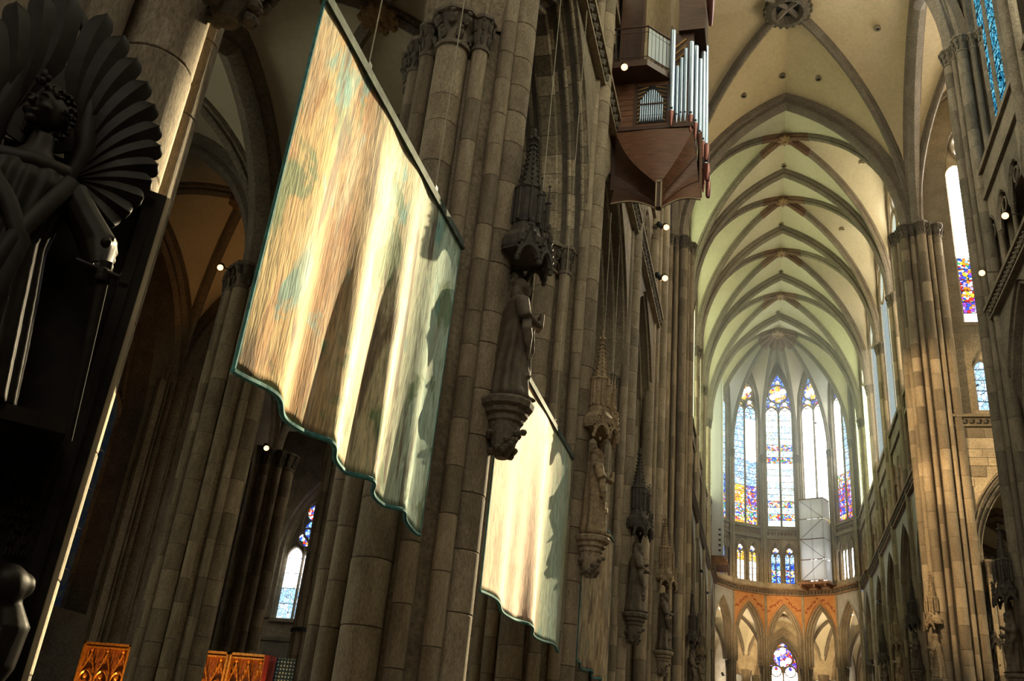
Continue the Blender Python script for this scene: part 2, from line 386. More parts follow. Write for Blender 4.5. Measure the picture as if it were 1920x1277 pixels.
def boss_at(root, p, s=1.0):
    if not BOSS_CACHE:
        b = MB().lathe([(.3, .1), (.34, -.25), (.42, -.3), (.46, -.42), (.4, -.5), (.2, -.54)], 14).mesh('boss', 'gilt', SM)
        f = MB()
        for k in range(10):
            a = 2 * PI * k / 10; f.ball((.45 * math.cos(a), .45 * math.sin(a), -.42), (.13, .1, .11), 6, 4)
        for k in range(6):
            a = 2 * PI * k / 6; f.ball((.2 * math.cos(a), .2 * math.sin(a), -.53), (.1, .1, .06), 6, 4)
        f.ball((0, 0, -.56), .09, 6, 4)
        BOSS_CACHE.extend([b, f.mesh('boss_foliage', 'gilt', SM)])
    o = link('boss', BOSS_CACHE[0], root, p, 0, (s, s, s)); link('boss_foliage', BOSS_CACHE[1], o)
# ------------------------------------------------------------------ wall bays (u along the wall, v outward, z up)
PC = {}
def wall_open(L, z0, z1, hw, zo, zs, h, v0, v1):
    """wall slab with a pointed opening"""
    mb = MB()
    for v in (v0, v1):
        if zo > z0: mb.add([(-L / 2, v, z0), (L / 2, v, z0), (L / 2, v, zo), (-L / 2, v, zo)], [(0, 1, 2, 3)])
        for q in (1, -1):
            mb.add([(q * hw, v, zo), (q * L / 2, v, zo), (q * L / 2, v, zs), (q * hw, v, zs)], [(0, 1, 2, 3)])
            us = [hw * (1 - (i / 8) ** 1) for i in range(9)]
            pts = [(q * u, v, zs + arch_z(hw, h, u)) for u in us]
            for i in range(8):
                a, b = pts[i], pts[i + 1]
                mb.add([a, b, (b[0], v, z1), (a[0], v, z1)], [(0, 1, 2, 3)])
            mb.add([(q * hw, v, zs), (q * L / 2, v, zs), (q * L / 2, v, z1), (q * hw, v, z1)], [(0, 1, 2, 3)])
    for q in (1, -1):
        rows = [[(q * hw, v0, zo), (q * hw, v1, zo)]] + [[(q * hw * (1 - i / 8), v, zs + arch_z(hw, h, hw * (1 - i / 8))) for v in (v0, v1)] for i in range(9)]
        mb.grid(rows)
    if zo > z0: mb.add([(-hw, v0, zo), (hw, v0, zo), (hw, v1, zo), (-hw, v1, zo)], [(0, 1, 2, 3)])
    return mb
def lay(root, parts, loc, rz):
    """put a list of parts (name, mesh, (u,v,z), rz, mat) of one bay under its wall"""
    c, s = math.cos(rz), math.sin(rz); out = []
    for name, me, (u, v, z), r, mat in parts:
        out.append(link(name, me, root, (loc[0] + c * u - s * v, loc[1] + s * u + c * v, z), rz + r, None, mat))
    return out
def arcade_parts(key, L, s, zc, zap, t, ztop, stilt=0.0, depth=.75, wmat='stone', vouss=0, orders=3, amat='stone', surf=None):
    k = ('arc', key)
    if k in PC: return PC[k]
    parts = []; zs = zc + stilt; h = zap - zs; pr = roll_profile(t, depth, orders)
    for q in (1, -1):
        if vouss:
            parts.append(('arch_core', half_arch(MB(), s + .012, h + .012, pr, zs, q, 12, 0, 1, 0, False, stilt).mesh('arch_core', 'joint', SM), (0, 0, 0), 0, None))
            for g, (lo, hi) in enumerate(((0, .36), (.36, .69), (.69, 1.0))):
                # each order of the moulding has voussoirs of its own
                sub = [(n, v) for n, v in pr if lo * t - .001 <= abs(v) <= hi * t + .001]
                groups = [sub] if g == 0 else [[x for x in sub if x[1] < 0], [x for x in sub if x[1] > 0]]
                for gi, gr in enumerate(groups):
                    m_ = vouss + (g * 2 - 1)
                    cuts = [i / m_ for i in range(m_ + 1)]
                    if g == 1: cuts = [0] + [(i + .5) / m_ for i in range(m_)] + [1]
                    for i in range(len(cuts) - 1):
                        a, b = cuts[i], cuts[i + 1]; gap = .0016
                        parts.append(('voussoir', half_arch(MB(), s, h, gr, zs, q, 3, a + gap, b - gap).mesh('voussoir', amat, SM), (0, 0, 0), 0, None))
        else:
            parts.append(('arcade_arch', half_arch(MB(), s, h, pr, zs, q, 14, 0, 1, 0, False, stilt).mesh('arcade_arch', amat, SM), (0, 0, 0), 0, None))
    sp = wall_open(L, zc, ztop, s + depth - .02, zc, zs, arch_z(s, h, 0) + depth * 1.0, -t, t)
    parts.append(('spandrel', sp.mesh('spandrel', surf or wmat), (0, 0, 0), 0, None))
    PC[k] = parts; return parts
def cornice_parts(L, z, v, mat='cornice'):
    k = ('corn', L, z, v, mat)
    if k in PC: return PC[k]
    mb = MB().box(-L / 2, L / 2, v - .3, v + .2, z + .42, z + .57).box(-L / 2, L / 2, v - .12, v + .2, z, z + .44).box(-L / 2, L / 2, v - .2, v + .2, z - .06, z + .03)
    lf = MB(); n = int(L / .32)
    for i in range(n):
        u = -L / 2 + (i + .5) * L / n
        lf.ball((u, v - .18, z + .2), (.12, .1, .13), 6, 4); lf.ball((u + .05, v - .22, z + .3), (.07, .07, .06), 5, 3)
    PC[k] = [('cornice', mb.mesh('cornice', mat), (0, 0, 0), 0, None), ('cornice_leaf_band', lf.mesh('cornice_leaf_band', 'foliage', SM), (0, 0, 0), 0, None)]
    return PC[k]
def triforium_parts(L, z0, z1, v, lights, glass=False, back=1.0, mat='stone'):
    k = ('trif', L, z0, z1, v, lights, glass, back, mat)
    if k in PC: return PC[k]
    parts = []; hw = L / lights / 2; zs = z1 - 1.1 - hw * .9
    parts.append(('triforium_back_wall', MB().box(-L / 2, L / 2, v + back, v + back + .3, z0 - .5, z1 + .3).mesh('triforium_back_wall', mat), (0, 0, 0), 0, None))
    parts.append(('triforium_sill', MB().box(-L / 2, L / 2, v - .1, v + back, z0 - .5, z0).mesh('triforium_sill', mat), (0, 0, 0), 0, None))
    col = MB().lathe([(.13, z0), (.13, z0 + .12), (.075, z0 + .2), (.075, zs - .15), (.12, zs - .05), (.13, zs)], 8).mesh('colonnette', mat, SM)
    for i in range(lights + 1): parts.append(('colonnette', col, (-L / 2 + i * 2 * hw, v + .12, 0), 0, None))
    pr = [(.03, -.12), (-.08, 0), (.03, .12), (.12, .12), (.12, -.12)]
    hd = MB()
    for q in (1, -1): half_arch(hd, hw - .09, hw * 1.25, pr, zs, q, 7, 0, 1, 0, True)
    for q in (1, -1):
        pass
    ring = [(hw * .3 * math.cos(a), 0, zs + hw * .62 + hw * .3 * math.sin(a)) for a in [2 * PI * j / 10 for j in range(11)]]
    hd.tube(ring, .04, 5)
    hm = hd.mesh('tracery_head', mat, SM)
    fill = wall_open(2 * hw, zs, z1, hw - .02, zs, zs, hw * 1.25 + .06, -.1, .1).mesh('tracery_spandrel', mat)
    for i in range(lights):
        parts.append(('tracery_head', hm, (-L / 2 + (2 * i + 1) * hw, v + .12, 0), 0, None)); parts.append(('tracery_spandrel', fill, (-L / 2 + (2 * i + 1) * hw, v + .12, 0), 0, None))
    parts.append(('triforium_frieze', MB().box(-L / 2, L / 2, v - .12, v + .35, z1, z1 + .25).box(-L / 2, L / 2, v - .02, v + .35, z1 + .25, z1 + 1.2).box(-L / 2, L / 2, v - .16, v + .4, z1 + 1.2, z1 + 1.42).mesh('triforium_frieze', mat), (0, 0, 0), 0, None))
    PC[k] = parts; return parts
def clerestory_parts(L, z0, z1, hw, zo, zs, h, v0, v1, mat='stone'):
    k = ('cler', L, z0, z1, hw, zo, zs, h, v0, v1, mat)
    if k in PC: return PC[k]
    PC[k] = [('clerestory_wall', wall_open(L, z0, z1, hw, zo, zs, h, v0, v1).mesh('clerestory_wall', mat), (0, 0, 0), 0, None)]
    return PC[k]
WN = [0]
WMESH = {}
def window(label, loc, rz, hw, z0, zs, h, lights, rows, pick, cols=1, v=0.0, style='rose', frame_mat='stone', headmat=None, foil=('g_gold', 'g_blue', 'g_white'), bars=True, fd=.3, plate='stone_dark', slim=False):
    """traceried window: frame, mullions, tracery, and every pane its own piece; pick(light, col, row) names the glass"""
    WN[0] += 1
    w = empty('window_%d' % WN[0], (loc[0], loc[1], 0), rz, label, 'window', None, 'structure')
    key = (hw, z0, zs, h, lights, rows, cols, v, style, frame_mat, fd, plate, slim)
    if key not in WMESH:
        d = {}
        pr = [(.0, v + .12), (-.12, v + .02), (-.06, v - .06), (0, v - .1), (.06, v - fd * .6), (.14, v - fd * .7), (.2, v - fd), (.26, v - fd), (.26, v + .12)]
        fr = MB()
        for q in (1, -1): half_arch(fr, hw, h, pr, zs, q, 12, 0, 1, 0, True, zs - z0)
        fr.box(-hw - .2, hw + .2, v - fd - .08, v + .12, z0 - .22, z0)
        d['frame'] = fr.mesh('window_frame', frame_mat, SM)
        lw = 2 * hw / lights; zl = zs - lw * .35; d['zl'] = zl
        bt = max(.05, min(.1, lw * .08))
        d['mull'] = MB().grid([[(x * bt, v + y * (.04 if slim else .14), z) for x, y in ((-1, .6), (-1, -.3), (-.35, -1), (.35, -1), (1, -.3), (1, .6))] for z in (z0, zs + lw * .25)], True, True).mesh('mullion', frame_mat)
        hp = [(.03, -.09), (-.06, 0), (.03, .09), (.09, .07), (.09, -.07)]
        hd = MB()
        for q in (1, -1): half_arch(hd, lw / 2 - .04, lw * .62, [(n, vv + v - .02) for n, vv in hp], zl, q, 7, 0, 1, 0, True)
        d['lancet'] = hd.mesh('lancet_head', frame_mat, SM)
        rh = (zs - z0) if False else (zl - z0)
        d['ph'] = rh / rows
        d['pane'] = MB().box(-lw / cols / 2 + .02, lw / cols / 2 - .02, v - .012, v + .012, .018, d['ph'] - .018).mesh('pane', None)
        n = 8
        poly = [(x, zl + arch_z(lw / 2 - .05, lw * .6, x)) for x in [(lw / 2 - .05) * (1 - i / n) for i in range(n + 1)]]
        ring = poly + [(-x, z) for x, z in reversed(poly[:-1])]
        lp = MB(); m_ = len(ring); lp.add([(x, v - .01, z) for x, z in ring] + [(x, v + .012, z) for x, z in ring], [tuple(range(m_)), tuple(range(2 * m_ - 1, m_ - 1, -1))] + [(i, (i + 1) % m_, m_ + (i + 1) % m_, m_ + i) for i in range(m_)])
        d['lpane'] = lp.mesh('lancet_pane', None)
        n = 12
        poly = [(x, zs + arch_z(hw, h, x)) for x in [hw * (1 - i / n) for i in range(n + 1)]]
        ring = [(hw, zl)] + poly + [(-x, z) for x, z in reversed(poly[:-1])] + [(-hw, zl)]
        hp_ = MB(); m_ = len(ring); hp_.add([(x, v + .05, z) for x, z in ring] + [(x, v + .1, z) for x, z in ring], [tuple(range(m_)), tuple(range(2 * m_ - 1, m_ - 1, -1))] + [(i, (i + 1) % m_, m_ + (i + 1) % m_, m_ + i) for i in range(m_)])
        d['plate'] = hp_.mesh('tracery_plate', plate)
        br = MB()
        for r in range(rows + 1): br.box(-hw, hw, v - .035, v - .01, z0 + r * d['ph'] - .02, z0 + r * d['ph'] + .02)
        d['bars'] = br.mesh('saddle_bars', 'iron')
        WMESH[key] = d
    d = WMESH[key]; lw = 2 * hw / lights; zl = d['zl']
    link('window_frame', d['frame'], w); link('tracery_plate', d['plate'], w)
    if bars: link('saddle_bars', d['bars'], w)
    for i in range(1, lights): link('mullion', d['mull'], w, (-hw + i * lw, 0, 0))
    for i in range(lights):
        u = -hw + (i + .5) * lw
        link('lancet_head', d['lancet'], w, (u, 0, 0))
        link('lancet_pane', d['lpane'], w, (u, 0, 0), 0, None, pick(i, 0, rows))
        for r in range(rows):
            for c in range(cols):
                link('pane', d['pane'], w, (u + (c - (cols - 1) / 2) * lw / cols, 0, z0 + r * d['ph']), 0, None, pick(i, c, r))
    # head: a rose of foils, with smaller trefoils under it when there is room
    def rose(cx, cz, R, nf, mats):
        t = [(cx + R * math.cos(2 * PI * j / 20), v - .02, cz + R * math.sin(2 * PI * j / 20)) for j in range(21)]
        link('tracery_ring', MB().tube(t, min(.09, R * .12), 6).mesh('tracery_ring', frame_mat, SM), w)
        rf = R * .3 if nf > 4 else R * .38; df = R * .62 if nf > 4 else R * .5
        fm = MB().grid([[(rf * math.cos(2 * PI * j / 12), y, rf * math.sin(2 * PI * j / 12)) for j in range(12)] for y in (v - .03, v + .03)], True, True).mesh('foil_pane', None)
        for k in range(nf):
            a = PI / 2 + 2 * PI * k / nf
            link('foil_pane', fm, w, (cx + df * math.cos(a), 0, cz + df * math.sin(a)), 0, None, mats[k % len(mats)])
        if nf > 4: link('foil_pane', fm, w, (cx, 0, cz), 0, None, mats[-1])
    if style == 'rose':
        R = min(hw * .74, h * .36); cz = zs + h * .43
        rose(0, cz, R, 6, foil)
        if lights == 2:
            r2 = hw * .36
            for q in (-1, 1): rose(q * hw * .48, cz - R - r2 * .72, r2, 3, foil[::-1])
        elif lights >= 4:
            r2 = hw * .26
            for q in (-1, 1): rose(q * hw * .5, zl + lw * .62 + r2 * 1.0, r2, 4, foil[::-1])
        rose(0, cz + R + h * .07, h * .06, 3, foil[::-1])
    elif style == 'small':
        R = min(hw * .6, h * .4); rose(0, zs + h * .4, R, 4, foil)
    return w
# glass, lit from behind by the day
GW = 5.0
W_, B_, LB, R_, Y_, G_, O_, P_ = (1, 1, 1), (.04, .1, .75), (.25, .6, 1), (.75, .04, .03), (1, .62, .05), (.05, .45, .15), (1, .3, .03), (.35, .08, .6)
def gm(k, cols, s, scale=5, lead=.05, **kw): M[k] = glass_mat('glass_' + k, cols, s, scale, lead, **kw)
gm('g_white', [W_, (1, .98, .9), (.85, .95, 1), (1, 1, 1)], 6.0, 4, .03)
gm('g_pale', [W_, (.8, .93, 1), (.95, 1, .8), (.6, .85, 1), (1, .9, .6)], 3.2, 6, .05)
gm('g_grisaille', [W_, (.75, .9, 1), (.35, .6, .95), (.85, 1, .9), (.95, .85, .5), (.5, .8, .95)], 2.3, 7, .07)
gm('g_star', [W_, (.45, .7, 1), (.25, .5, .95), (.75, .9, 1), (.35, .6, 1)], 2.0, 6, .08)
gm('g_blue', [B_, (.1, .25, .9), LB, B_, (.5, .75, 1)], 1.4, 6, .07)
gm('g_gold', [Y_, (1, .75, .2), O_, W_, Y_], 1.8, 6, .06)
gm('g_mixed', [W_, B_, R_, LB, Y_, W_, G_, O_, B_, (.9, .95, 1)], 1.7, 7, .07)
gm('g_figures', [Y_, O_, R_, (1, .9, .5), B_, W_, Y_, P_], 1.7, 6, .07)
gm('g_violet', [P_, B_, R_, W_, (.5, .4, 1), O_, B_], 1.5, 6, .06)
gm('g_teal', [(.08, .4, .55), (.12, .5, .7), (.05, .3, .5), (.2, .6, .75), (.03, .2, .35)], 1.1, 5, .12)
gm('g_sky', [(.5, .75, 1), (.65, .85, 1), (.4, .68, 1), (.8, .93, 1)], 1.3, 4, .04)
gm('g_chapel', [W_, (1, .93, .75), (1, .97, .9)], 14.0, 5, .05)
gm('g_west', [(1, .92, .75), (1, .95, .8), (.95, .95, .85)], 5.0, 5, .05)
gm('g_south', [(1, .82, .5), (1, .86, .58), (1, .8, .45)], 11.0, 5, .05)
gm('g_dim', [(.2, .25, .3), (.3, .3, .25), (.15, .2, .3)], .03, 5, .08)
gm('g_sun', [(1, 1, .95), (.95, 1, 1), W_], 16.0, 4, .02, through=.85, tint=(1, .97, .9))
gm('g_choir', [(.92, 1, .56), (.86, 1, .58), (.95, 1, .52)], 2.1, 5, .05)
gm('g_fill', [(1, .9, .66), (.95, .92, .62), (1, .93, .7), (.9, .97, .66)], 6.5, 5, .05)
M['g_clear'] = glass_mat('glass_clear_sunlit', [(.8, 1, .85), (.9, 1, .95), (.75, .95, 1)], .16, 3, .015, through=.85, tint=(1, .97, .9))
# ================================================================== THE CHURCH
ZV, HT, HD = 32.25, 10.45, 10.65
NY, CY, AX, AY = 6.95, 7.25, 82.95, .2
# ---- floor
tag(link('floor', MB().box(-16, 118, -34, 42, -.3, 0).mesh('floor', stone_mat('paving', (.16, .14, .12), (.26, .23, .2)))), 'dark stone paving of the church floor', 'floor', None, 'structure')
# ---- high vaults
def ceiling(label): return empty('ceiling', (0, 0, 0), 0, label, 'vault', None, 'structure')
c = ceiling('pale ribbed vault over the long choir, four bays in a row')
HOLES = [[(3.2, 0.0), (1.6, -5.0)], [(3.3, .1), (1.8, -4.2), (-1.2, 5.2)], [(3.3, 0), (1.4, -4.4), (-1.0, 5.0)], [(3.2, .2), (1.0, -4.6), (-1.0, 5.0)]]
for k in range(4): vault_bay(c, 53.35 + 7.5 * k, 0, 3.75, 6.6, ZV, HT, HD, transverse=(1,), holes=HOLES[k], side=(1, -1))
c = ceiling('broad ochre vault over the crossing with a dark open ring at its crown')
vault_bay(c, 42.1, 0, 7.5, 7.0, ZV, 10.75, 11.4, stilt=0, tw=2.3, rib=1.25, stubs=False, boss=False, web='plaster_ochre', holes=[(5.2, -1.9), (4.9, -4.6), (5.6, 2.6), (5.5, .2), (1.6, -5.0)])
for s in (1, -1):
    for q in (1, -1): link('crossing_arch', half_arch(MB(), 7.5, 10.75, scaled(RIBP, 2.3, 2.3), ZV, q, 16, 0, 1, 0, True).mesh('crossing_arch', 'rib', SM), c, (42.1, s * 7.0, 0))
rg = link('crown_ring', MB().grid([[((1.0 + r * math.cos(b)) * math.cos(a), (1.0 + r * math.cos(b)) * math.sin(a), r * 1.3 * math.sin(b)) for b, r in [(2 * PI * i / 10, .3 + .05 * (i % 2)) for i in range(10)]] for a in [2 * PI * j / 28 for j in range(29)]], True).mesh('crown_ring', 'foliage', SM), c, (42.1, 0, 43.35))
lf = MB()
for j in range(22):
    a = 2 * PI * j / 22; lf.ball((1.28 * math.cos(a), 1.28 * math.sin(a), -.2), (.13, .13, .16), 6, 4)
link('ring_foliage', lf.mesh('ring_foliage', 'foliage', SM), rg)
link('ring_shaft', MB().lathe([(.8, 0), (.8, 2.5)], 20).mesh('ring_shaft', 'iron', SM), rg)
c = ceiling('vault over the nave west of the crossing')
for k in range(5): vault_bay(c, 30.85 - 7.5 * k, 0, 3.75, 6.6, ZV, HT, HD, transverse=(-1,))
c = ceiling('ochre vault over the south transept behind the broad moulded arch')
for k in range(3): vault_bay(c, 42.1, -10.75 - 7.5 * k, 3.75, 7.0, ZV, 10.75, 11.0, rot=PI / 2, transverse=(-1,), side=(-1, 1), web='plaster_ochre')
c = ceiling('vault over the north transept')
for k in range(4): vault_bay(c, 42.1, 10.75 + 7.5 * k, 3.75, 7.0, ZV, 10.75, 11.0, rot=PI / 2, transverse=(1,), side=(-1,))
c = ceiling('lower grey rib vaults over the two north aisles')
for j in range(2):
    for k in range(5): vault_bay(c, .85 + 7.5 * k, (11.075, 18.95)[j], 3.75, (4.125, 3.75)[j], 13.3, 5.2, 5.6, stilt=0, rib=.9, tw=1.5, stubs=False, web='plaster', transverse=(1,), boss=(k > 0))
for j in (1, 2):
    for k in range(4):
        for q in (1, -1): link('longitudinal_arch', half_arch(MB(), 3.75, 5.2, scaled(RIBP, 1.8, 2.2), 13.3, q, 12, 0, 1, 0, True).mesh('longitudinal_arch', 'rib', SM), c, (8.35 + 7.5 * k, (6.95, 15.2, 22.7)[j], 0))
# ---- apse vault
def severy(A, B, boss, zs, zb, za, stilt, web='plaster'):
    A, B, O = Vector(A), Vector(B), Vector(boss); Mi = (A + B) / 2; mb = MB(); n = 10
    hl = (B - A).length / 2
    for P in (A, B):
        dl = (P - O).length; rows = []
        for i in range(n + 1):
            s = 1 - (1 - i / n) ** 1.6
            p = P.lerp(O, s); zr = zs + arch_z(dl, zb - zs, dl * (1 - s))
            q = P.lerp(Mi, s); zw = zs + stilt + arch_z(hl, za - zs - stilt, hl * (1 - s))
            a, b = Vector((p.x, p.y, zr)), Vector((q.x, q.y, zw))
            rows.append([tuple(a.lerp(b, k / 3)) for k in range(4)])
        mb.grid(rows)
    return mb.mesh('vault_web', web, SM)
AV = [(79.6, -6.6)] + [(AX + 6.35 * math.cos(math.radians(a)), AY + 6.35 * math.sin(math.radians(a))) for a in (-75, -45, -15, 15, 45, 75)] + [(79.6, 6.6)]
c = ceiling('cream umbrella vault of the apse with eight ribs meeting at a painted star')
for i in range(7): link('vault_web', severy(AV[i], AV[i + 1], (AX, AY), ZV, 42.85, 42.3, 3.6 if 0 < i < 6 else 4.0), c)
link('vault_web', severy(AV[0], AV[7], (AX, AY), ZV, 42.85, 42.7, 0), c)
for x, y in AV:
    dl = math.hypot(x - AX, y - AY); an = math.atan2(y - AY, x - AX)
    r_ = link('rib', half_arch(MB(), dl, 42.85 - ZV, scaled(RIBP, .8, .8), ZV, 1, 14, 0, .84, 0, True).mesh('rib', 'rib', SM), c, (AX, AY, 0), an)
    link('painted_rib_end', half_arch(MB(), dl, 42.85 - ZV, scaled(RIBP, 1.3, 1.5), ZV, 1, 3, .84, .98, 0, True).mesh('painted_rib_end', 'rib_red', SM), r_)
boss_at(c, (AX, AY, 42.85), 1.5)
# ---- nave, north side
GP = 'clustered piers of the nave north arcade'
pier('clustered pier with a sunlit edge behind the dark angel monument', 4.25, 7.05, tall=(240, 270, 300), group=GP)
pB = pier('clustered pier between the two brightly lit tapestries', 12.1, NY, tall=(240, 270, 300), group=GP)
pier('clustered pier bearing the pale statue, beside the rose coloured tapestry', 19.6, NY, tall=(240, 270, 300), group=GP)
pier('clustered pier under the organ, next to the unlit tapestry', 27.1, NY, tall=(240, 270, 300), group=GP)
XA = [(a, a % 45 == 0) for a in range(0, 360, 15) if a % 45 == 0 or a % 15 == 0]
XA = [(a, a % 60 == 0) for a in range(0, 360, 20)]
GX = 'tall piers at the crossing'
def cpier(label, x, y, tall, mat='stone'):
    return pier(label, x, y, core=1.02, main=(1.2, .24), minor=(1.16, .13), tall=tall, mat=mat, drums=True, angles=[(a + 6 * 0, a % 45 == 0) for a in (0, 22, 45, 67, 90, 112, 135, 157, 180, 202, 225, 247, 270, 292, 315, 337)], group=GX, hmin=.7, hmax=1.3, core_top=32.2, ztall=31.45)
cpier('dark crossing pier with spotlights beyond the organ', 34.6, 7.1, (180, 202, 225, 247, 270, 292, 315, 337, 0, 22))
cpier('crossing pier with a crown of capitals below the organ tip', 49.6, 7.1, (180, 202, 225, 247, 270, 292, 315, 337, 157))
cpier('broad sunlit crossing pier banded with pale and dark stones', 49.6, -7.0, tuple([180, 157, 135, 112, 90, 67, 202, 225, 247, 270, 45]), 'stone_block')
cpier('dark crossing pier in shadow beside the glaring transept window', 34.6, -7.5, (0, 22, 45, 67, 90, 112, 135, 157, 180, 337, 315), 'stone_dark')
w = empty('wall_north', (0, 0, 0), 0, 'nave wall above the pointed arcade arches on the tapestry side', 'wall', None, 'structure')
for k, x in enumerate((8.35, 15.85, 23.35, 30.85)):
    lay(w, arcade_parts('nave%d' % (k == 1), 7.5, 2.75, 13.3, 18.0, .85, 18.84, 0, .7, vouss=13 if k == 1 else 0, amat='stone_warm' if k == 1 else 'stone'), (x, NY), 0)
    lay(w, cornice_parts(7.5, 18.84, -.85, 'stone'), (x, NY), 0)
    lay(w, triforium_parts(7.5, 19.9, 23.75, -.7, 4), (x, NY), 0)
    lay(w, clerestory_parts(7.5, 25.1, 42.9, 2.8, 25.4, 36.0, 5.0, -.35, .35), (x, NY), 0)
    window('north nave clerestory window high above the ' + ('gold tapestry', 'rose tapestry', 'organ', 'bay next to the crossing')[k], (x, NY), 0, 2.8, 25.4, 36.0, 5.0, 4, 5, lambda l, c, r: 'g_fill', bars=False)
lay(w, arcade_parts('nave0', 7.5, 2.75, 13.3, 18.0, .85, 18.84, 0, .7), (.85, NY), 0)
# ---- nave, south side (only its upper wall comes into view)
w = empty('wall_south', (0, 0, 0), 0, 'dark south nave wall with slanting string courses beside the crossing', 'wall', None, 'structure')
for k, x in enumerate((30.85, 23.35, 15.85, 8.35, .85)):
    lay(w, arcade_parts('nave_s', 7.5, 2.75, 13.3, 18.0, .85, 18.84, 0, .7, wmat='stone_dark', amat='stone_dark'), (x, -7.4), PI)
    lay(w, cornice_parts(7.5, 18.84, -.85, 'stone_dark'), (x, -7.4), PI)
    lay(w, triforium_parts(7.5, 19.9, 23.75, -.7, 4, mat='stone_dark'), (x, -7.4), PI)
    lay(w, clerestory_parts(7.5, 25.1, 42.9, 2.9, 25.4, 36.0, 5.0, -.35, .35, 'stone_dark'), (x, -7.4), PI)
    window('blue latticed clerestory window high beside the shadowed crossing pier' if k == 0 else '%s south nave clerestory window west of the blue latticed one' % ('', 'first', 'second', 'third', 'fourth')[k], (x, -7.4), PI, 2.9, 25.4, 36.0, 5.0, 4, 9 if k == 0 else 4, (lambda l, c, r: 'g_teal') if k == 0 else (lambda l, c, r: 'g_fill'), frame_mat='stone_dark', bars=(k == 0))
for x in (27.1,):
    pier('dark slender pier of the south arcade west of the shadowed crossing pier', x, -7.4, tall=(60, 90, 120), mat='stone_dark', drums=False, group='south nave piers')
# ---- north aisles
GA = 'piers between the two north aisles'
pier('weathered aisle pier with a small lamp at its leafy capital', 19.6, 15.2, group=GA, core=.62, main=(.68, .22), minor=(.72, .12), mat='stone')
pA2 = pier('aisle pier with an iron band, seen past the tapestry pier', 27.1, 15.2, group=GA, core=.62, main=(.68, .22), minor=(.72, .12))
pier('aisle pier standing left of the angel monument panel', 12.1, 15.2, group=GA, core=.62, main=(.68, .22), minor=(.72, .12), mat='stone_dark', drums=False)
pier('far aisle pier with a carved capital band and a lamp by the transept window', 34.6, 22.7, group=GA, core=.95, main=(1.02, .26), minor=(1.05, .15), mat='stone')
pier('transept pier behind the hanging tapestry', 34.6, 15.2, group=GA, drums=False)
link('iron_band', MB().grid([[(.92 * math.cos(a), .92 * math.sin(a), z) for a in [PI * .75 + PI * .75 * j / 14 for j in range(15)]] for z in (5.0, 5.12)]).mesh('iron_band', 'iron'), pA2)
w = empty('wall_aisle_north', (0, 0, 0), 0, 'outer wall of the north aisle with dark moulded window jambs', 'wall', None, 'structure')
for k, x in enumerate((8.35, 15.85, 23.35, 30.85)):
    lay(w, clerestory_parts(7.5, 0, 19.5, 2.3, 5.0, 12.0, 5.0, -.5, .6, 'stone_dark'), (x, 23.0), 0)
    ag_ = 'g_fill' if k == 0 else 'g_dim'
    window('north aisle window of the bay %s' % ('left of the angel monument', 'behind the angel monument', 'behind the altarpiece', 'next to the far aisle pier')[k], (x, 23.0), 0, 2.3, 5.0, 12.0, 5.0, 4, 5, lambda l, c, r: ag_, v=.45, fd=.8, foil=(ag_,), frame_mat='stone_dark', bars=False)
    rs = MB()
    for dx, r in ((-3.75, .3), (-3.42, .12), (-4.08, .12), (-3.2, .07), (-2.95, .1), (-2.7, .07), (-4.3, .07), (-4.5, .1)): rs.lathe([(r, 0), (r, 14.0)], 10, (dx, -.55 + .1 * abs(dx + 3.75)))
    link('wall_shaft', rs.mesh('wall_shaft', 'stone', SM), w, (x, 23.0, 0))
    link('pilaster', MB().box(-4.9, -4.55, -.62, 0, 0, 13.2).mesh('pilaster', 'stone'), w, (x, 23.0, 0))
# ---- north transept, far wall and window
w = empty('wall_transept_north', (0, 0, 0), 0, 'far transept wall with a moulded arch around a stained window', 'wall', None, 'structure')
lay(w, clerestory_parts(15, 0, 30, 2.55, 9.5, 13.6, 5.3, -.1, .5, 'stone'), (57.1, 30.6), -PI / 2)
for q in (1, -1): link('window_arch', half_arch(MB(), 2.75, 5.5, roll_profile(.5, .5, 2), 13.6, q, 12, 0, 1, 0, False, 4.0).mesh('window_arch', 'stone', SM), w, (57.0, 30.6, 0), -PI / 2)
lay(w, [('wall_infill', MB().box(-4, 4, -.1, .5, 0, 30).mesh('wall_infill', 'stone'), (0, 0, 0), 0, None)], (57.1, 19.1), -PI / 2)
link('upper_wall', MB().box(49.3, 49.9, 8.5, 38.5, 20, 43).box(49.9, 57.6, 8.5, 38.5, 29.5, 29.9).box(56.9, 57.3, 7.6, 15.6, 18.7, 30).box(34.2, 57.6, 38, 38.5, 0, 43).mesh('upper_wall', 'stone'), w)
pn = MB()
for z in (6.2, 8.2): pn.box(-3.2, 3.2, -.28, -.1, z, z + .22)
for z in (4.6, 6.42): pn.box(-2.8, -1.0, -.2, -.1, z, z + 1.6).box(-.6, 1.2, -.2, -.1, z, z + 1.6)
lay(w, [('relief_panel', pn.mesh('relief_panel', 'stone_dark'), (0, 0, 0), 0, None)], (57.1, 30.6), -PI / 2)
def pk(l, c, r): return ('g_sky', 'g_sky', 'g_pale', 'g_white', 'g_white')[min(r, 4)]
window('stained transept window glimpsed between the aisle pier and the tapestry pier', (57.1, 30.6), -PI / 2, 2.5, 9.6, 14.0, 5.0, 4, 4, pk, foil=('g_violet', 'g_mixed', 'g_blue'), plate='stone_dark')
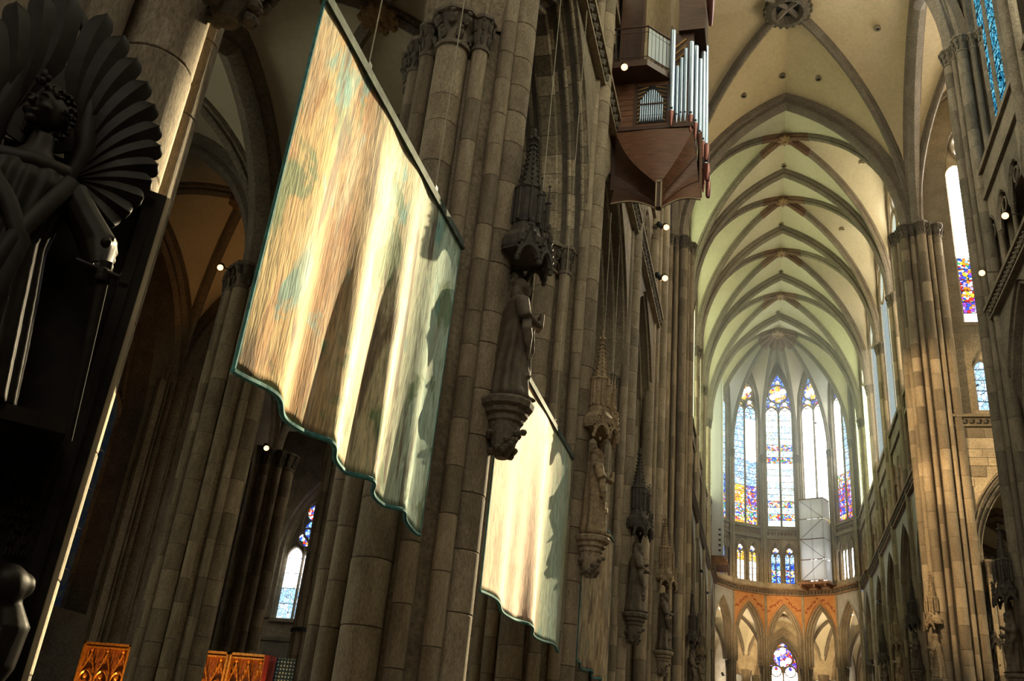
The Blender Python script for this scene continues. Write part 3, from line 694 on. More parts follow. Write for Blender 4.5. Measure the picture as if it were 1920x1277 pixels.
# ---- choir
GC = 'choir piers in two rows'
nm = ('first', 'second', 'third', 'last')
for k in range(4):
    x = 57.1 + 7.5 * k
    pier('%s slender choir pier on the north side, counted from the crossing' % nm[k], x, CY, core=.7, main=(.82, .2), minor=(.86, .11), tall=(240, 270, 300), zcap=12.3, ztall=31.45, group=GC, mat='stone_warm', drums=k < 2, hmin=.9, hmax=1.5)
    pier('%s slender choir pier on the south side, counted from the crossing' % nm[k], x, -CY, core=.7, main=(.82, .24), minor=(.86, .12), tall=(60, 90, 120), zcap=12.3, ztall=31.45, group=GC, mat='stone_block' if k < 2 else 'stone', drums=k < 3, hmin=.9, hmax=1.5)
wn = empty('wall_choir_north', (0, 0, 0), 0, 'tall choir wall on the left of the apse', 'wall', None, 'structure')
ws = empty('wall_choir_south', (0, 0, 0), 0, 'tall choir wall on the right of the apse with slanting cornices', 'wall', None, 'structure')
for k in range(5):
    x, L = (53.35 + 7.5 * k, 7.5) if k < 4 else (82.1, 5.0)
    for wr, sg, rz, side in ((wn, 1, 0, 'north'), (ws, -1, PI, 'south')):
        y = sg * CY if k < 4 else sg * 7.0
        lay(wr, arcade_parts('choir%d' % (k == 4), L, 2.7 if k < 4 else 1.6, 13.1, 17.5, .8, 18.84, 0 if k < 4 else 1.3, .7, wmat='stone', surf='paint_blue'), (x, y), rz)
        lay(wr, cornice_parts(L, 18.84, -.8), (x, y), rz)
        lay(wr, triforium_parts(L, 19.9, 23.75, -.65, 4 if k < 4 else 3), (x, y), rz)
        hw = 3.4 if k < 4 else 1.7
        lay(wr, clerestory_parts(L, 25.1, 42.9, hw, 25.4, 36.4, 5.2, -.66, -.5), (x, y), rz)
        gl = (lambda l, c, r: 'g_clear') if sg < 0 and k < 3 else (lambda l, c, r: 'g_choir')
        window('%s choir clerestory window of %s bay' % (side, (nm + ('apse',))[k]), (x, y), rz, hw, 25.4, 36.4, 5.2, 2, 5, gl, bars=False, foil=('g_clear' if sg < 0 and k < 3 else 'g_choir',), plate='g_clear' if sg < 0 and k < 3 else 'g_choir', v=-.57, fd=.1, slim=True)
# choir aisles beyond the arcades, closed by plain walls
for sg, side in ((1, 'north'), (-1, 'south')):
    w = empty('wall_choir_aisle_%s' % side, (0, 0, 0), 0, 'outer wall of the %s choir aisle' % side, 'wall', None, 'structure')
    link('aisle_wall', MB().box(49.6, 84, 14.6 if sg > 0 else -15.1, 15.1 if sg > 0 else -14.6, 0, 19).mesh('aisle_wall', 'stone'), w)
    c = ceiling('%s choir aisle vault' % side)
    for k in range(4): vault_bay(c, 53.35 + 7.5 * k, sg * 11, 3.75, 3.75, 13.1, 5.0, 5.5, stilt=0, rib=.9, tw=1.5, stubs=False, transverse=(1,), boss=False)
# ---- apse: five sides of a polygon
wa = empty('wall_apse', (0, 0, 0), 0, 'curved apse wall with painted spandrels over five narrow arches', 'wall', None, 'structure')
AP = 6.35 * math.cos(math.radians(15)) + .35; LA = 2 * AP * math.tan(math.radians(15)) + .06
sideN = {-2: 'far right', -1: 'right of centre', 0: 'central', 1: 'left of centre', 2: 'far left'}
def leaf_scroll(seed, L):
    rr = random.Random(seed); mb = MB()
    for q in (1, -1):
        for k in range(7):
            u = q * (.25 + .18 * k + rr.uniform(-.03, .03)); z = 18.45 - .16 * k + rr.uniform(-.12, .12)
            for j in range(3):
                a = rr.uniform(0, PI)
                dx, dz = .14 * math.cos(a), .14 * math.sin(a)
                mb.tube([(u - dx, -.475, z - dz), (u, -.48, z + .02), (u + dx, -.475, z + dz)], [.012, .04, .012], 5)
    return mb.mesh('mural_scroll', 'paint_red', SM)
pal = {
    0: lambda l, c, r: ['g_pale', 'g_mixed', 'g_grisaille', 'g_mixed', 'g_grisaille', 'g_grisaille', 'g_grisaille', 'g_pale', 'g_grisaille'][r % 9] if r < 18 else 'g_white',
    1: lambda l, c, r: ('g_figures' if r == 0 else 'g_mixed' if r < 3 else ('g_gold' if l == 0 else 'g_violet') if r < 6 else 'g_star' if r < 10 else ('g_white' if l == 1 and r < 17 else 'g_star')),
    -1: lambda l, c, r: 'g_gold' if r < 1 else 'g_pale' if r < 4 else 'g_white',
    2: lambda l, c, r: 'g_mixed' if r < 4 else 'g_blue' if r < 7 else 'g_sky',
    -2: lambda l, c, r: 'g_figures' if r == 0 else 'g_violet' if r < 5 else 'g_mixed' if r < 7 else ('g_white' if l == 0 else 'g_sky'),
}
# seen from inside, light 0 of a window lies towards its left-hand jamb
for k in (-2, -1, 0, 1, 2):
    an = math.radians(30 * k); lx, ly = AX + AP * math.cos(an), AY + AP * math.sin(an); rz = an - PI / 2
    lay(wa, arcade_parts('apse%d' % (abs(k) < 2), LA, 1.02, 12.8, 17.56, .45, 18.84, 1.9, .55, wmat='stone', orders=3, surf='paint_orange' if abs(k) < 2 else 'paint_blue'), (lx, ly), rz)
    if abs(k) < 2: lay(wa, [('mural_scroll', leaf_scroll(k + 5, LA), (0, 0, 0), 0, None)], (lx, ly), rz)
    lay(wa, cornice_parts(LA, 18.84, -.45), (lx, ly), rz)
    # glazed triforium
    key = ('apsetrif',)
    if key not in PC:
        P_l = [('triforium_sill', MB().box(-LA / 2, LA / 2, -.5, .4, 19.4, 19.9).mesh('triforium_sill', 'stone'), (0, 0, 0), 0, None)]
        for u in (-.62, .62): P_l += [('triforium_wall', wall_open(1.24, 19.9, 24.0, .5, 19.9, 22.6, .95, -.1, .35).mesh('triforium_wall', 'stone'), (u, 0, 0), 0, None)]
        for q in (1, -1): P_l += [('triforium_wall', MB().box(min(q * 1.24, q * LA / 2), max(q * 1.24, q * LA / 2), -.1, .35, 19.9, 24.0).mesh('triforium_wall', 'stone'), (0, 0, 0), 0, None)]
        P_l += [('triforium_frieze', MB().box(-LA / 2, LA / 2, -.3, .35, 24.0, 24.2).box(-LA / 2, LA / 2, -.16, .35, 24.2, 24.9).box(-LA / 2, LA / 2, -.34, .35, 24.9, 25.1).mesh('triforium_frieze', 'stone'), (0, 0, 0), 0, None)]
        fz = MB()
        for i in range(11): fz.ball((-1.5 + .3 * i, -.2, 24.55), (.12, .06, .2), 6, 4)
        P_l += [('frieze_carving', fz.mesh('frieze_carving', 'cornice', SM), (0, 0, 0), 0, None)]
        col = MB().lathe([(.12, 19.9), (.12, 20.05), (.07, 20.1), (.07, 22.4), (.12, 22.6)], 8).mesh('colonnette', 'stone', SM)
        hd = MB()
        for q in (1, -1): half_arch(hd, .5, 1.0, [(.03, -.12), (-.07, 0), (.03, .12), (.1, .1), (.1, -.1)], 22.6, q, 7, 0, 1, 0, True)
        hm = hd.mesh('tracery_head', 'stone', SM)
        for u in (-1.24, 0, 1.24): P_l.append(('colonnette', col, (u, -.4, 0), 0, None))
        for u in (-.62, .62): P_l.append(('tracery_head', hm, (u, -.35, 0), 0, None))
        PC[key] = P_l
    lay(wa, PC[key], (lx, ly), rz)
    tp = {0: ('g_blue', 'g_mixed', 'g_blue', 'g_star'), 1: ('g_pale', 'g_pale', 'g_pale', 'g_gold'), -1: ('g_white',) * 4, 2: ('g_blue',) * 4, -2: ('g_white',) * 4}[k]
    for q in (-1, 1):
        ca, sa = math.cos(rz), math.sin(rz); u = q * .62
        window('small two light triforium window under the %s apse window, %s of the pair' % (sideN[k], 'first' if q < 0 else 'second'), (lx + ca * u, ly + sa * u), rz, .48, 19.95, 22.6, .92, 2, 4, lambda l, c, r: tp[min(r, 3)], v=.1, style='small', fd=.15, foil=('g_white', 'g_gold', 'g_blue'), bars=True)
    lay(wa, clerestory_parts(LA, 25.1, 43.2, 1.3, 25.25, 37.0, 4.1, -.2, .3), (lx, ly), rz)
    window('%s tall stained glass window of the apse' % sideN[k], (lx, ly), rz, 1.3, 25.25, 37.0, 4.1, 2, 18, pal[k], v=.1, foil=('g_gold', 'g_figures', 'g_white') if abs(k) < 2 else ('g_sky', 'g_blue', 'g_white'), fd=.25, plate='g_blue' if k != 1 else 'stone_dark')
for i, a in enumerate((-75, -45, -15, 15, 45, 75)):
    x, y = AX + 6.35 * math.cos(math.radians(a)) + .3 * math.cos(math.radians(a)), AY + 6.65 * math.sin(math.radians(a))
    inn = (a + 180) % 360
    pier('slender apse pier beside the %s arch' % ('far right', 'right', 'central right', 'central left', 'left', 'far left')[i], x, y, core=.34, main=(.4, .12), minor=(.42, .08), tall=(inn, (inn + 30) % 360, (inn - 30) % 360), zcap=12.0, ztall=31.45, group='slender apse piers', angles=[((inn + d) % 360, d == 0) for d in (0, 30, -30)] + [((inn + d) % 360, True) for d in (90, -90, 180)], drums=False, mat='stone')
# ---- ambulatory and chapels behind the apse arches
c = ceiling('painted ambulatory vault seen through the apse arches')
w = empty('wall_ambulatory', (0, 0, 0), 0, 'ambulatory wall and chapel openings behind the apse', 'wall', None, 'structure')
for k in (-2, -1, 0, 1, 2):
    an = math.radians(30 * k)
    def pol(r, da): return (AX + r * math.cos(an + math.radians(da)), AY + r * math.sin(an + math.radians(da)))
    q = [pol(7.3, -15), pol(7.3, 15), pol(14.0, 15), pol(14.0, -15)]; b = pol(10.6, 0)
    for i in range(4): link('vault_web', severy(q[i], q[(i + 1) % 4], b, 12.9, 18.0, 17.8, 1.2 if i in (0,) else 0, 'plaster'), c)
    for x, y in q:
        dl = math.hypot(x - b[0], y - b[1])
        link('rib', half_arch(MB(), dl, 5.1, scaled(RIBP, .7, .7), 12.9, 1, 12, 0, 1, 0, True).mesh('rib', 'rib', SM), c, (b[0], b[1], 0), math.atan2(y - b[1], x - b[0]))
    boss_at(c, (b[0], b[1], 18.0), .7)
    rz = an - PI / 2; lo = pol(13.6, 0)
    lay(w, arcade_parts('chapel', 7.2, 2.2, 12.6, 16.6, .4, 19.0, 0, .6, wmat='stone_warm', amat='stone', orders=2), lo, rz)
    e_ = pol(19.3, 0)
    lay(w, clerestory_parts(6.2, 0, 19.5, 1.5, 5.0, 14.0, 2.9, -.1, .4, 'stone_warm'), e_, rz)
    for s in (1, -1):
        a0, a1 = pol(13.8, s * 14.5), pol(19.6, s * 9.2)
        d = Vector((a1[0] - a0[0], a1[1] - a0[1])); 
        link('chapel_wall', MB().box(0, d.length, -.1, .1, 0, 17.5).mesh('chapel_wall', 'stone_warm'), w, (a0[0], a0[1], 0), math.atan2(d.y, d.x))
        link('respond', MB().lathe([(.35, 0), (.35, 12.3), (.5, 12.8), (.5, 13.0)], 12).mesh('respond', 'stone', SM), w, (a0[0], a0[1], 0))
    q2 = [pol(13.8, -14.5), pol(13.8, 14.5), pol(19.4, 9.2), pol(19.4, -9.2)]; b2 = pol(16.4, 0)
    for i in range(4): link('vault_web', severy(q2[i], q2[(i + 1) % 4], b2, 12.9, 17.8, 17.5, 0.6, 'plaster'), c)
    for x, y in q2:
        dl = math.hypot(x - b2[0], y - b2[1])
        link('rib', half_arch(MB(), dl, 4.9, scaled(RIBP, .7, .7), 12.9, 1, 10, 0, 1, 0, True).mesh('rib', 'rib', SM), c, (b2[0], b2[1], 0), math.atan2(y - b2[1], x - b2[0]))
    window('bright chapel window behind the %s apse arch' % sideN[k], e_, rz, 1.45, 5.0, 14.0, 2.8, 2, 9, lambda l, c, r: 'g_chapel', v=.1, foil=('g_chapel', 'g_pale', 'g_violet'), plate='g_violet')
# ---- south transept, east side
w = empty('wall_transept_south', (0, 0, 0), 0, 'warm ashlar transept wall above a moulded arch, next to the banded pier', 'wall', None, 'structure')
for k in range(3):
    y = -10.7 - 7.5 * k
    lay(w, arcade_parts('trans', 7.5, 2.35, 13.3, 17.9, .8, 20.3, 0, .7, wmat='stone_warm', amat='stone_warm', vouss=9), (49.6, y), -PI / 2)
    lay(w, cornice_parts(7.5, 20.1, -.8, 'stone_warm'), (49.6, y), -PI / 2)
    lay(w, clerestory_parts(7.5, 20.6, 25.6, 1.75, 21.1, 23.9, 1.35, -.35, .35, 'stone_warm') if k == 0 else clerestory_parts(7.5, 20.6, 25.6, 1.75, 21.1, 23.9, 1.35, -.35, .35, 'stone_warm'), (49.6, y), -PI / 2)
    lay(w, clerestory_parts(7.5, 25.6, 42.9, 1.9, 26.2, 36.5, 4.1, -.35, .35, 'stone_warm'), (49.6, y), -PI / 2)
    def ps(l, c, r): return 'g_sun' if r > 5 else ['g_white', 'g_violet', 'g_figures', 'g_violet', 'g_figures', 'g_mixed'][r]
    window('glaring sunlit transept window with violet and gold figures at its foot' if k == 0 else '%s transept window south of the glaring one' % ('', 'first', 'second')[k], (49.6, y), -PI / 2, 1.85, 26.3, 36.5, 4.0, 3, 14, ps, v=0, foil=('g_white',), frame_mat='stone_warm', plate='stone_warm')
    window('clear triforium window with stone tracery below the glaring window' if k == 0 else '%s clear triforium window further along the transept' % ('', 'first', 'second')[k], (49.6, y), -PI / 2, 1.7, 21.15, 23.9, 1.3, 4, 4, lambda l, c, r: 'g_sky', v=0, style='small', foil=('g_sky', 'g_white'), frame_mat='stone_warm', plate='stone_warm')
# ashlar blocks of that wall, each laid proud of its joints
rr = random.Random(11)
blk = MB().box(-.5, .5, -.5, .5, -.5, .5).mesh('ashlar_block', 'stone_warm')
z = 13.4
while z < 19.9:
    hgt = rr.uniform(.42, .6); u = -3.6
    while u < 0.6:
        ln = rr.uniform(.6, 1.25); um = u + ln / 2; zm = z + hgt / 2
        cc = arch_c(2.35, 4.6); dist = math.hypot(abs(um) + cc, zm - 13.3) - (2.35 + cc)
        if (dist > 1.05 or zm > 18.75) and um > -3.2:
            o = link('ashlar_block', blk, w, (49.6 - .8 - .02, -10.7 - um, zm), -PI / 2, (ln - .02, .06 + rr.uniform(0, .02), hgt - .02))
        u += ln
    z += hgt
pier('transept pier with leafy capital under the moulded arch', 49.6, -14.45, mat='stone_warm', drums=False, group='transept piers', zcap=12.5)
rsp = empty('respond_shaft', (49.6, -8.75, 0), 0, 'pale banded half shaft with leafy capital carrying the transept arch', 'pillar', None, 'structure')
shaft(rsp, 49.6, -8.75, -.3, 0, .26, 0, 12.5, 'stone_block', True, .8, 1.3); add_capital(rsp, -.3, 0, 12.5, .26, .8)
shaft(rsp, 49.6, -8.75, -.55, .25, .13, 0, 12.5, 'stone_warm', True, .8, 1.3); add_capital(rsp, -.55, .25, 12.5, .13, .8)
# outer shells that keep the daylight out where the photograph shows none
w = empty('wall_west', (0, 0, 0), 0, 'west end wall behind the viewer', 'wall', None, 'structure')
lay(w, clerestory_parts(48, 0, 44, 4.6, 16.0, 30.0, 9.0, -.3, .3, 'stone_dark'), (-13.5, 0), PI / 2)
window('great west window behind the viewer', (-13.5, 0), PI / 2, 4.5, 16.2, 30.0, 8.8, 6, 6, lambda l, c, r: 'g_west', bars=False, foil=('g_west',))
w = empty('wall_aisle_south', (0, 0, 0), 0, 'south aisle wall and lean-to roof', 'wall', None, 'structure')
link('aisle_shell', MB().box(-13.5, 34, -22.5, -22, 0, 19).box(-13.5, 34, -22, -7.2, 19, 19.3).mesh('aisle_shell', 'stone_dark'), w)
lay(w, clerestory_parts(23, 0, 44, 4.6, 12.0, 30.0, 9.0, -.3, .3, 'stone_warm'), (42.1, -31.2), PI)
window('great south transept window round the corner of the crossing', (42.1, -31.2), PI, 4.5, 12.2, 30.0, 8.8, 6, 6, lambda l, c, r: 'g_south', bars=False, foil=('g_south',))
link('transept_shell', MB().box(56.6, 57.1, -31, -15.2, 0, 20).box(49.9, 57, -31, -15, 20, 20.3).mesh('transept_shell', 'stone_dark'), w)
# ================================================================== THINGS
def rel(mb, root):
    l = root.location; mb.v = [(p[0] - l.x, p[1] - l.y, p[2] - l.z) for p in mb.v]; return mb
# ---- tapestries
def tapestry_mat(name, cols, patches, weave=1.0, bands=None):
    mt, N, L = nodes_of(name); b = N['Principled BSDF']; b.inputs['Roughness'].default_value = .9
    tc = N.new('ShaderNodeTexCoord'); sx = N.new('ShaderNodeSeparateXYZ'); L.new(tc.outputs['UV'], sx.inputs[0])
    mp = N.new('ShaderNodeMapping'); mp.inputs['Scale'].default_value = (5, 1.6, 1); L.new(tc.outputs['UV'], mp.inputs[0])
    n1 = N.new('ShaderNodeTexNoise'); n1.inputs['Scale'].default_value = 1.0; n1.inputs['Detail'].default_value = 5; L.new(mp.outputs[0], n1.inputs['Vector'])
    ms = N.new('ShaderNodeMath'); ms.operation = 'MULTIPLY_ADD'; ms.inputs[1].default_value = .22; L.new(n1.outputs['Fac'], ms.inputs[0]); 
    sb = N.new('ShaderNodeMath'); sb.operation = 'SUBTRACT'; sb.inputs[1].default_value = .11; L.new(sx.outputs[0], sb.inputs[0]); L.new(sb.outputs[0], ms.inputs[2])
    rp = N.new('ShaderNodeValToRGB'); cr = rp.color_ramp
    while len(cr.elements) < len(cols): cr.elements.new(.5)
    for i, (p, c) in enumerate(cols): cr.elements[i].position = p; cr.elements[i].color = (*c, 1)
    L.new(ms.outputs[0], rp.inputs[0]); last = rp.outputs[0]
    # woven figures, foliage and drapery as patches of other yarn
    for (col, scx, scy, seed, lo, hi, amt) in patches:
        m2 = N.new('ShaderNodeMapping'); m2.inputs['Scale'].default_value = (scx, scy, 1); m2.inputs['Location'].default_value = (seed, seed * 1.7, seed); L.new(tc.outputs['UV'], m2.inputs[0])
        n2 = N.new('ShaderNodeTexNoise'); n2.inputs['Scale'].default_value = 1; n2.inputs['Detail'].default_value = 6; n2.inputs['Roughness'].default_value = .6; n2.inputs['Distortion'].default_value = .6; L.new(m2.outputs[0], n2.inputs['Vector'])
        r2 = N.new('ShaderNodeMapRange'); r2.inputs[1].default_value = lo; r2.inputs[2].default_value = hi; r2.inputs[4].default_value = amt; L.new(n2.outputs['Fac'], r2.inputs[0])
        mx = N.new('ShaderNodeMix'); mx.data_type = 'RGBA'; L.new(r2.outputs[0], mx.inputs['Factor']); L.new(last, mx.inputs['A']); mx.inputs['B'].default_value = (*col, 1); last = mx.outputs['Result']
    # slubby vertical weave
    m3 = N.new('ShaderNodeMapping'); m3.inputs['Scale'].default_value = (150, 12, 1); L.new(tc.outputs['UV'], m3.inputs[0])
    n3 = N.new('ShaderNodeTexNoise'); n3.inputs['Scale'].default_value = 1; n3.inputs['Detail'].default_value = 4; n3.inputs['Distortion'].default_value = 1.0; L.new(m3.outputs[0], n3.inputs['Vector'])
    r3 = N.new('ShaderNodeMapRange'); r3.inputs[1].default_value = .35; r3.inputs[2].default_value = .6; r3.inputs[3].default_value = .5; r3.inputs[4].default_value = 1.1; L.new(n3.outputs['Fac'], r3.inputs[0])
    sc_ = N.new('ShaderNodeVectorMath'); sc_.operation = 'SCALE'; L.new(last, sc_.inputs[0]); L.new(r3.outputs[0], sc_.inputs['Scale']); L.new(sc_.outputs[0], b.inputs['Base Color'])
    bp = N.new('ShaderNodeBump'); bp.inputs['Strength'].default_value = .6; bp.inputs['Distance'].default_value = .008 * weave; L.new(n3.outputs['Fac'], bp.inputs['Height']); L.new(bp.outputs[0], b.inputs['Normal'])
    return mt
AMB, CRM, OLV, MNT, TEA, BRN, RUS, PNK, GRN = (.6, .33, .1), (.68, .58, .38), (.4, .36, .16), (.5, .68, .56), (.16, .42, .42), (.15, .09, .05), (.42, .15, .05), (.75, .45, .32), (.16, .26, .12)
M['tap1'] = tapestry_mat('tapestry_gold_green_light', [(0, (.7, .52, .25)), (.16, (.68, .42, .16)), (.26, (.45, .22, .08)), (.4, (.62, .52, .3)), (.55, (.6, .52, .33)), (.7, (.6, .6, .42)), (.82, MNT), (1, (.5, .66, .55))],  # amber to mint run: coloured window light painted into the yarn
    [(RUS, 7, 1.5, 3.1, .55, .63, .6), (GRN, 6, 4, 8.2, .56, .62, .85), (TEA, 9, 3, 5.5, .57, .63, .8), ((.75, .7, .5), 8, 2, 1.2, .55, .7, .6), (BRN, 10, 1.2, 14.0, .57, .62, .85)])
M['tap2'] = tapestry_mat('tapestry_rose_mint_light', [(0, (.75, .58, .38)), (.3, PNK), (.52, (.75, .5, .36)), (.6, (.6, .3, .18)), (.68, (.58, .64, .44)), (.82, MNT), (1, (.4, .36, .2))],  # tinted light, and shade at the right end, painted into the yarn
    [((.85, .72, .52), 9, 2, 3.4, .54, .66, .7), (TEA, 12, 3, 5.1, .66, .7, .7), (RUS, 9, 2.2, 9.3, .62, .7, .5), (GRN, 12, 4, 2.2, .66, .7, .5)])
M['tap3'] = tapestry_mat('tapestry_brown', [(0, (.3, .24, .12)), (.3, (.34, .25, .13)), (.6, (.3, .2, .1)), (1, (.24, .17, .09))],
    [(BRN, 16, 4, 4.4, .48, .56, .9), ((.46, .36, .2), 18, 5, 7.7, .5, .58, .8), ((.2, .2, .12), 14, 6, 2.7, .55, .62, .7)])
M['tap_edge'] = plain_mat('teal_selvedge', (.035, .16, .17), .9, 0, .45, 14, .4)
M['sleeve_cloth'] = plain_mat('dark_green_sleeve', (.05, .075, .055), .9, 0, .7, 7, .4)
def tapestry(label, x0, x1, ztop, zl, zr, mat, waves, amp, seed, rodext=.12, y=5.88, cords=(.25, .72), ctop=13.0):
    W = x1 - x0; rr = random.Random(seed)
    root = empty('tapestry', ((x0 + x1) / 2, y, (zl + zr) / 2), 0, label, 'tapestry', 'tapestries hung between the piers')
    nu, nv = 160, 40
    ph = rr.uniform(0, 6)
    def off(s, t):       # soft pleats that deepen towards the hem
        return amp * (.12 + .88 * t ** .9) * (math.sin(2 * PI * waves * s + ph + .5 * math.sin(2 * PI * 1.3 * s + 1)) + .35 * math.sin(2 * PI * waves * 2.1 * s + 2 * ph) * t) * min(1, .35 + 2.2 * min(s, 1 - s))
    def pt(s, t, d=0.0):
        zb = zl + (zr - zl) * s - .03 * math.sin(2 * PI * waves * s + ph)
        return (x0 + W * s, y + off(s, t) + d, ztop + (zb - ztop) * t)
    me = bpy.data.meshes.new('cloth'); vs = []; fs = []; uv = []
    for d in (0, .025):
        for i in range(nv + 1):
            for j in range(nu + 1): vs.append(pt(j / nu, i / nv, d)); uv.append((j / nu, 1 - i / nv))
    n = nu + 1; o = n * (nv + 1)
    for i in range(nv):
        for j in range(nu):
            a = i * n + j; fs.append((a, a + n, a + n + 1, a + 1)); fs.append((o + a, o + a + 1, o + a + n + 1, o + a + n))
    for j in range(nu): fs.append((nv * n + j, o + nv * n + j, o + nv * n + j + 1, nv * n + j + 1))
    for i in range(nv):
        fs.append((i * n, o + i * n, o + (i + 1) * n, (i + 1) * n)); fs.append((i * n + nu, (i + 1) * n + nu, o + (i + 1) * n + nu, o + i * n + nu))
    l = root.location
    me.from_pydata([(p[0] - l.x, p[1] - l.y, p[2] - l.z) for p in vs], [], fs)
    ul = me.uv_layers.new(name='UVMap')
    for lp in me.loops: ul.data[lp.index].uv = uv[lp.vertex_index]
    for p in me.polygons: p.use_smooth = True
    me.materials.append(M[mat]); link('cloth', me, root)
    for nm_, pts in (('hem', [pt(j / nu, 1.0, .012) for j in range(nu + 1)]), ('selvedge', [pt(0.002, i / nv, .012) for i in range(nv + 1)]), ('selvedge', [pt(.998, i / nv, .012) for i in range(nv + 1)])):
        link(nm_, rel(MB().tube(pts, .026 if nm_ == 'hem' else .017, 6, 1.0), root).mesh(nm_, 'tap_edge', SM), root)
    link('sleeve', rel(MB().box(x0, x1, y - .03, y + .06, ztop - .01, ztop + .1), root).mesh('sleeve', 'sleeve_cloth'), root)
    link('rod', rel(MB().tube([(x0 - rodext, y + .02, ztop + .06), (x1 + rodext, y + .02, ztop + .06)], .035, 8), root).mesh('rod', 'iron', SM), root)
    for cs in cords:
        link('cord', rel(MB().tube([(x0 + W * cs, y + .02, ztop + .06), (x0 + W * cs, y + .03, ctop)], .008, 5), root).mesh('cord', 'cord', SM), root)
        link('hook', rel(MB().box(x0 + W * cs - .04, x0 + W * cs + .04, y - .0, y + .1, ztop + .02, ztop + .2), root).mesh('hook', 'iron'), root)
    return root
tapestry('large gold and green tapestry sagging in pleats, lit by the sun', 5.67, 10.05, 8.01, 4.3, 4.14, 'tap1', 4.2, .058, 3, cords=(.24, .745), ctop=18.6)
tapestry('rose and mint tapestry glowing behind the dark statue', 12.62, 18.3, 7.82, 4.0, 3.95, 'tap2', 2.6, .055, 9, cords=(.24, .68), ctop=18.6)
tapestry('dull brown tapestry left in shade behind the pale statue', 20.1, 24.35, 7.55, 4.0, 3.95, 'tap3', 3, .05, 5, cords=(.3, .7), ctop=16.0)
# ---- statues, corbels and canopies
def figure_mesh(seed, mat, name, voxel=.017, beard=False, book=True):
    rr = random.Random(seed); mb = MB(); rows = []; ph = rr.uniform(0, 6)
    prof = [(0, .25, .2), (.06, .27, .22), (.3, .235, .2), (.55, .22, .185), (.8, .215, .175), (.98, .2, .16), (1.12, .2, .155), (1.26, .215, .15), (1.38, .215, .125), (1.45, .15, .1), (1.5, .075, .075), (1.56, .06, .065)]
    ZZ = [i * 1.56 / 46 for i in range(47)]
    for z in ZZ:
        for i in range(len(prof) - 1):
            if prof[i][0] <= z <= prof[i + 1][0] + 1e-6:
                t = (z - prof[i][0]) / (prof[i + 1][0] - prof[i][0]); a = prof[i][1] * (1 - t) + prof[i + 1][1] * t; b = prof[i][2] * (1 - t) + prof[i + 1][2] * t; break
        am = .11 * max(0, 1 - z / 1.35) ** .7; row = []
        for j in range(48):
            f = 2 * PI * j / 48
            k = 1 + am * math.sin(9 * f + ph + 1.2 * math.sin(3 * z + ph)) + am * .6 * math.sin(5 * f - 2 * z + ph * 2)
            row.append((a * k * math.cos(f) + .03 * math.sin(2.2 * z + ph), b * k * math.sin(f), z))
        rows.append(row)
    mb.grid(rows, True, True)
    hx = .03 * math.sin(2.2 * 1.5 + ph)
    hd = Vector((hx, -.03, 1.66))
    mb.ball(hd, (.083, .1, .125), 14, 10); mb.ball(hd + Vector((0, .03, .03)), (.1, .1, .115), 12, 8)
    mb.ball(hd + Vector((0, .06, -.1)), (.1, .07, .14), 10, 8)                         # hair at the nape
    mb.tube([hd + Vector((0, -.095, .03)), hd + Vector((0, -.125, -.015)), hd + Vector((0, -.1, -.03))], [.014, .022, .016], 6)
    mb.ball(hd + Vector((0, -.085, -.065)), (.035, .03, .016), 8, 5); mb.ball(hd + Vector((0, -.07, -.1)), (.04, .035, .025), 8, 5)
    for q in (1, -1): mb.ball(hd + Vector((q * .04, -.085, .035)), (.03, .02, .012), 6, 4); mb.ball(hd + Vector((q * .088, 0, 0)), (.015, .03, .04), 6, 5)
    if beard: mb.ball(hd + Vector((0, -.075, -.14)), (.06, .05, .1), 10, 8)
    def arm(q, elbow, hand):
        sh = Vector((q * .2 + hx * .5, 0, 1.38))
        mb.tube([sh, sh.lerp(elbow, .5), elbow, elbow.lerp(hand, .5), hand], [.085, .08, .078, .066, .05], 10)
        mb.ball(hand, (.045, .05, .05), 8, 6)
        for k in range(4):
            a = hand + Vector((-q * .02 * k + q * .03, -.03, .035 - .022 * k)); mb.tube([a, a + Vector((-q * .045, -.035, .01)), a + Vector((-q * .085, -.01, .0))], [.013, .012, .009], 5)
        a = hand + Vector((0, -.02, .045)); mb.tube([a, a + Vector((-q * .02, -.035, .03)), a + Vector((-q * .05, -.04, .035))], [.014, .012, .009], 5)
        # the mantle hangs from the forearm in a long fold
        m_ = elbow.lerp(hand, .4)
        mb.tube([m_ + Vector((q * .02, .02, -.02)), m_ + Vector((q * .05, .0, -.3)), m_ + Vector((q * .02, -.02, -.62))], [.07, .085, .02], 8, .45, (0, 1, 0))
        mb.tube([m_ + Vector((q * .05, .04, -.02)), m_ + Vector((q * .1, .05, -.2)), m_ + Vector((q * .06, .03, -.42))], [.05, .06, .015], 8, .5, (1, 0, 0))
    arm(1, Vector((.29, -.02, 1.1)), Vector((.1, -.22, 1.17 + rr.uniform(-.06, .08))))
    arm(-1, Vector((-.28, -.03, 1.12)), Vector((-.08, -.23, 1.08 + rr.uniform(-.06, .06))))
    if book: mb.box(-.12, .05, -.3, -.25, 1.08, 1.3)
    for k in range(5):
        q = rr.choice((1, -1)); x = rr.uniform(-.1, .1)
        mb.tube([(x + q * .12, -.16, 1.0 - .06 * k), (x, -.2, .72 - .08 * k), (x - q * .16, -.17, .62 - .1 * k)], [.02, .035, .02], 6)
    for q in (1, -1): mb.ball((q * .09, -.2, .04), (.05, .1, .04), 8, 5)
    return remeshed(mb, name, voxel, mat, 2)
FIG = [figure_mesh(1, 'carving', 'robed_figure', beard=False), figure_mesh(5, 'carving_pale', 'robed_figure', beard=True), figure_mesh(8, 'carving', 'robed_figure', .024, True, False)]
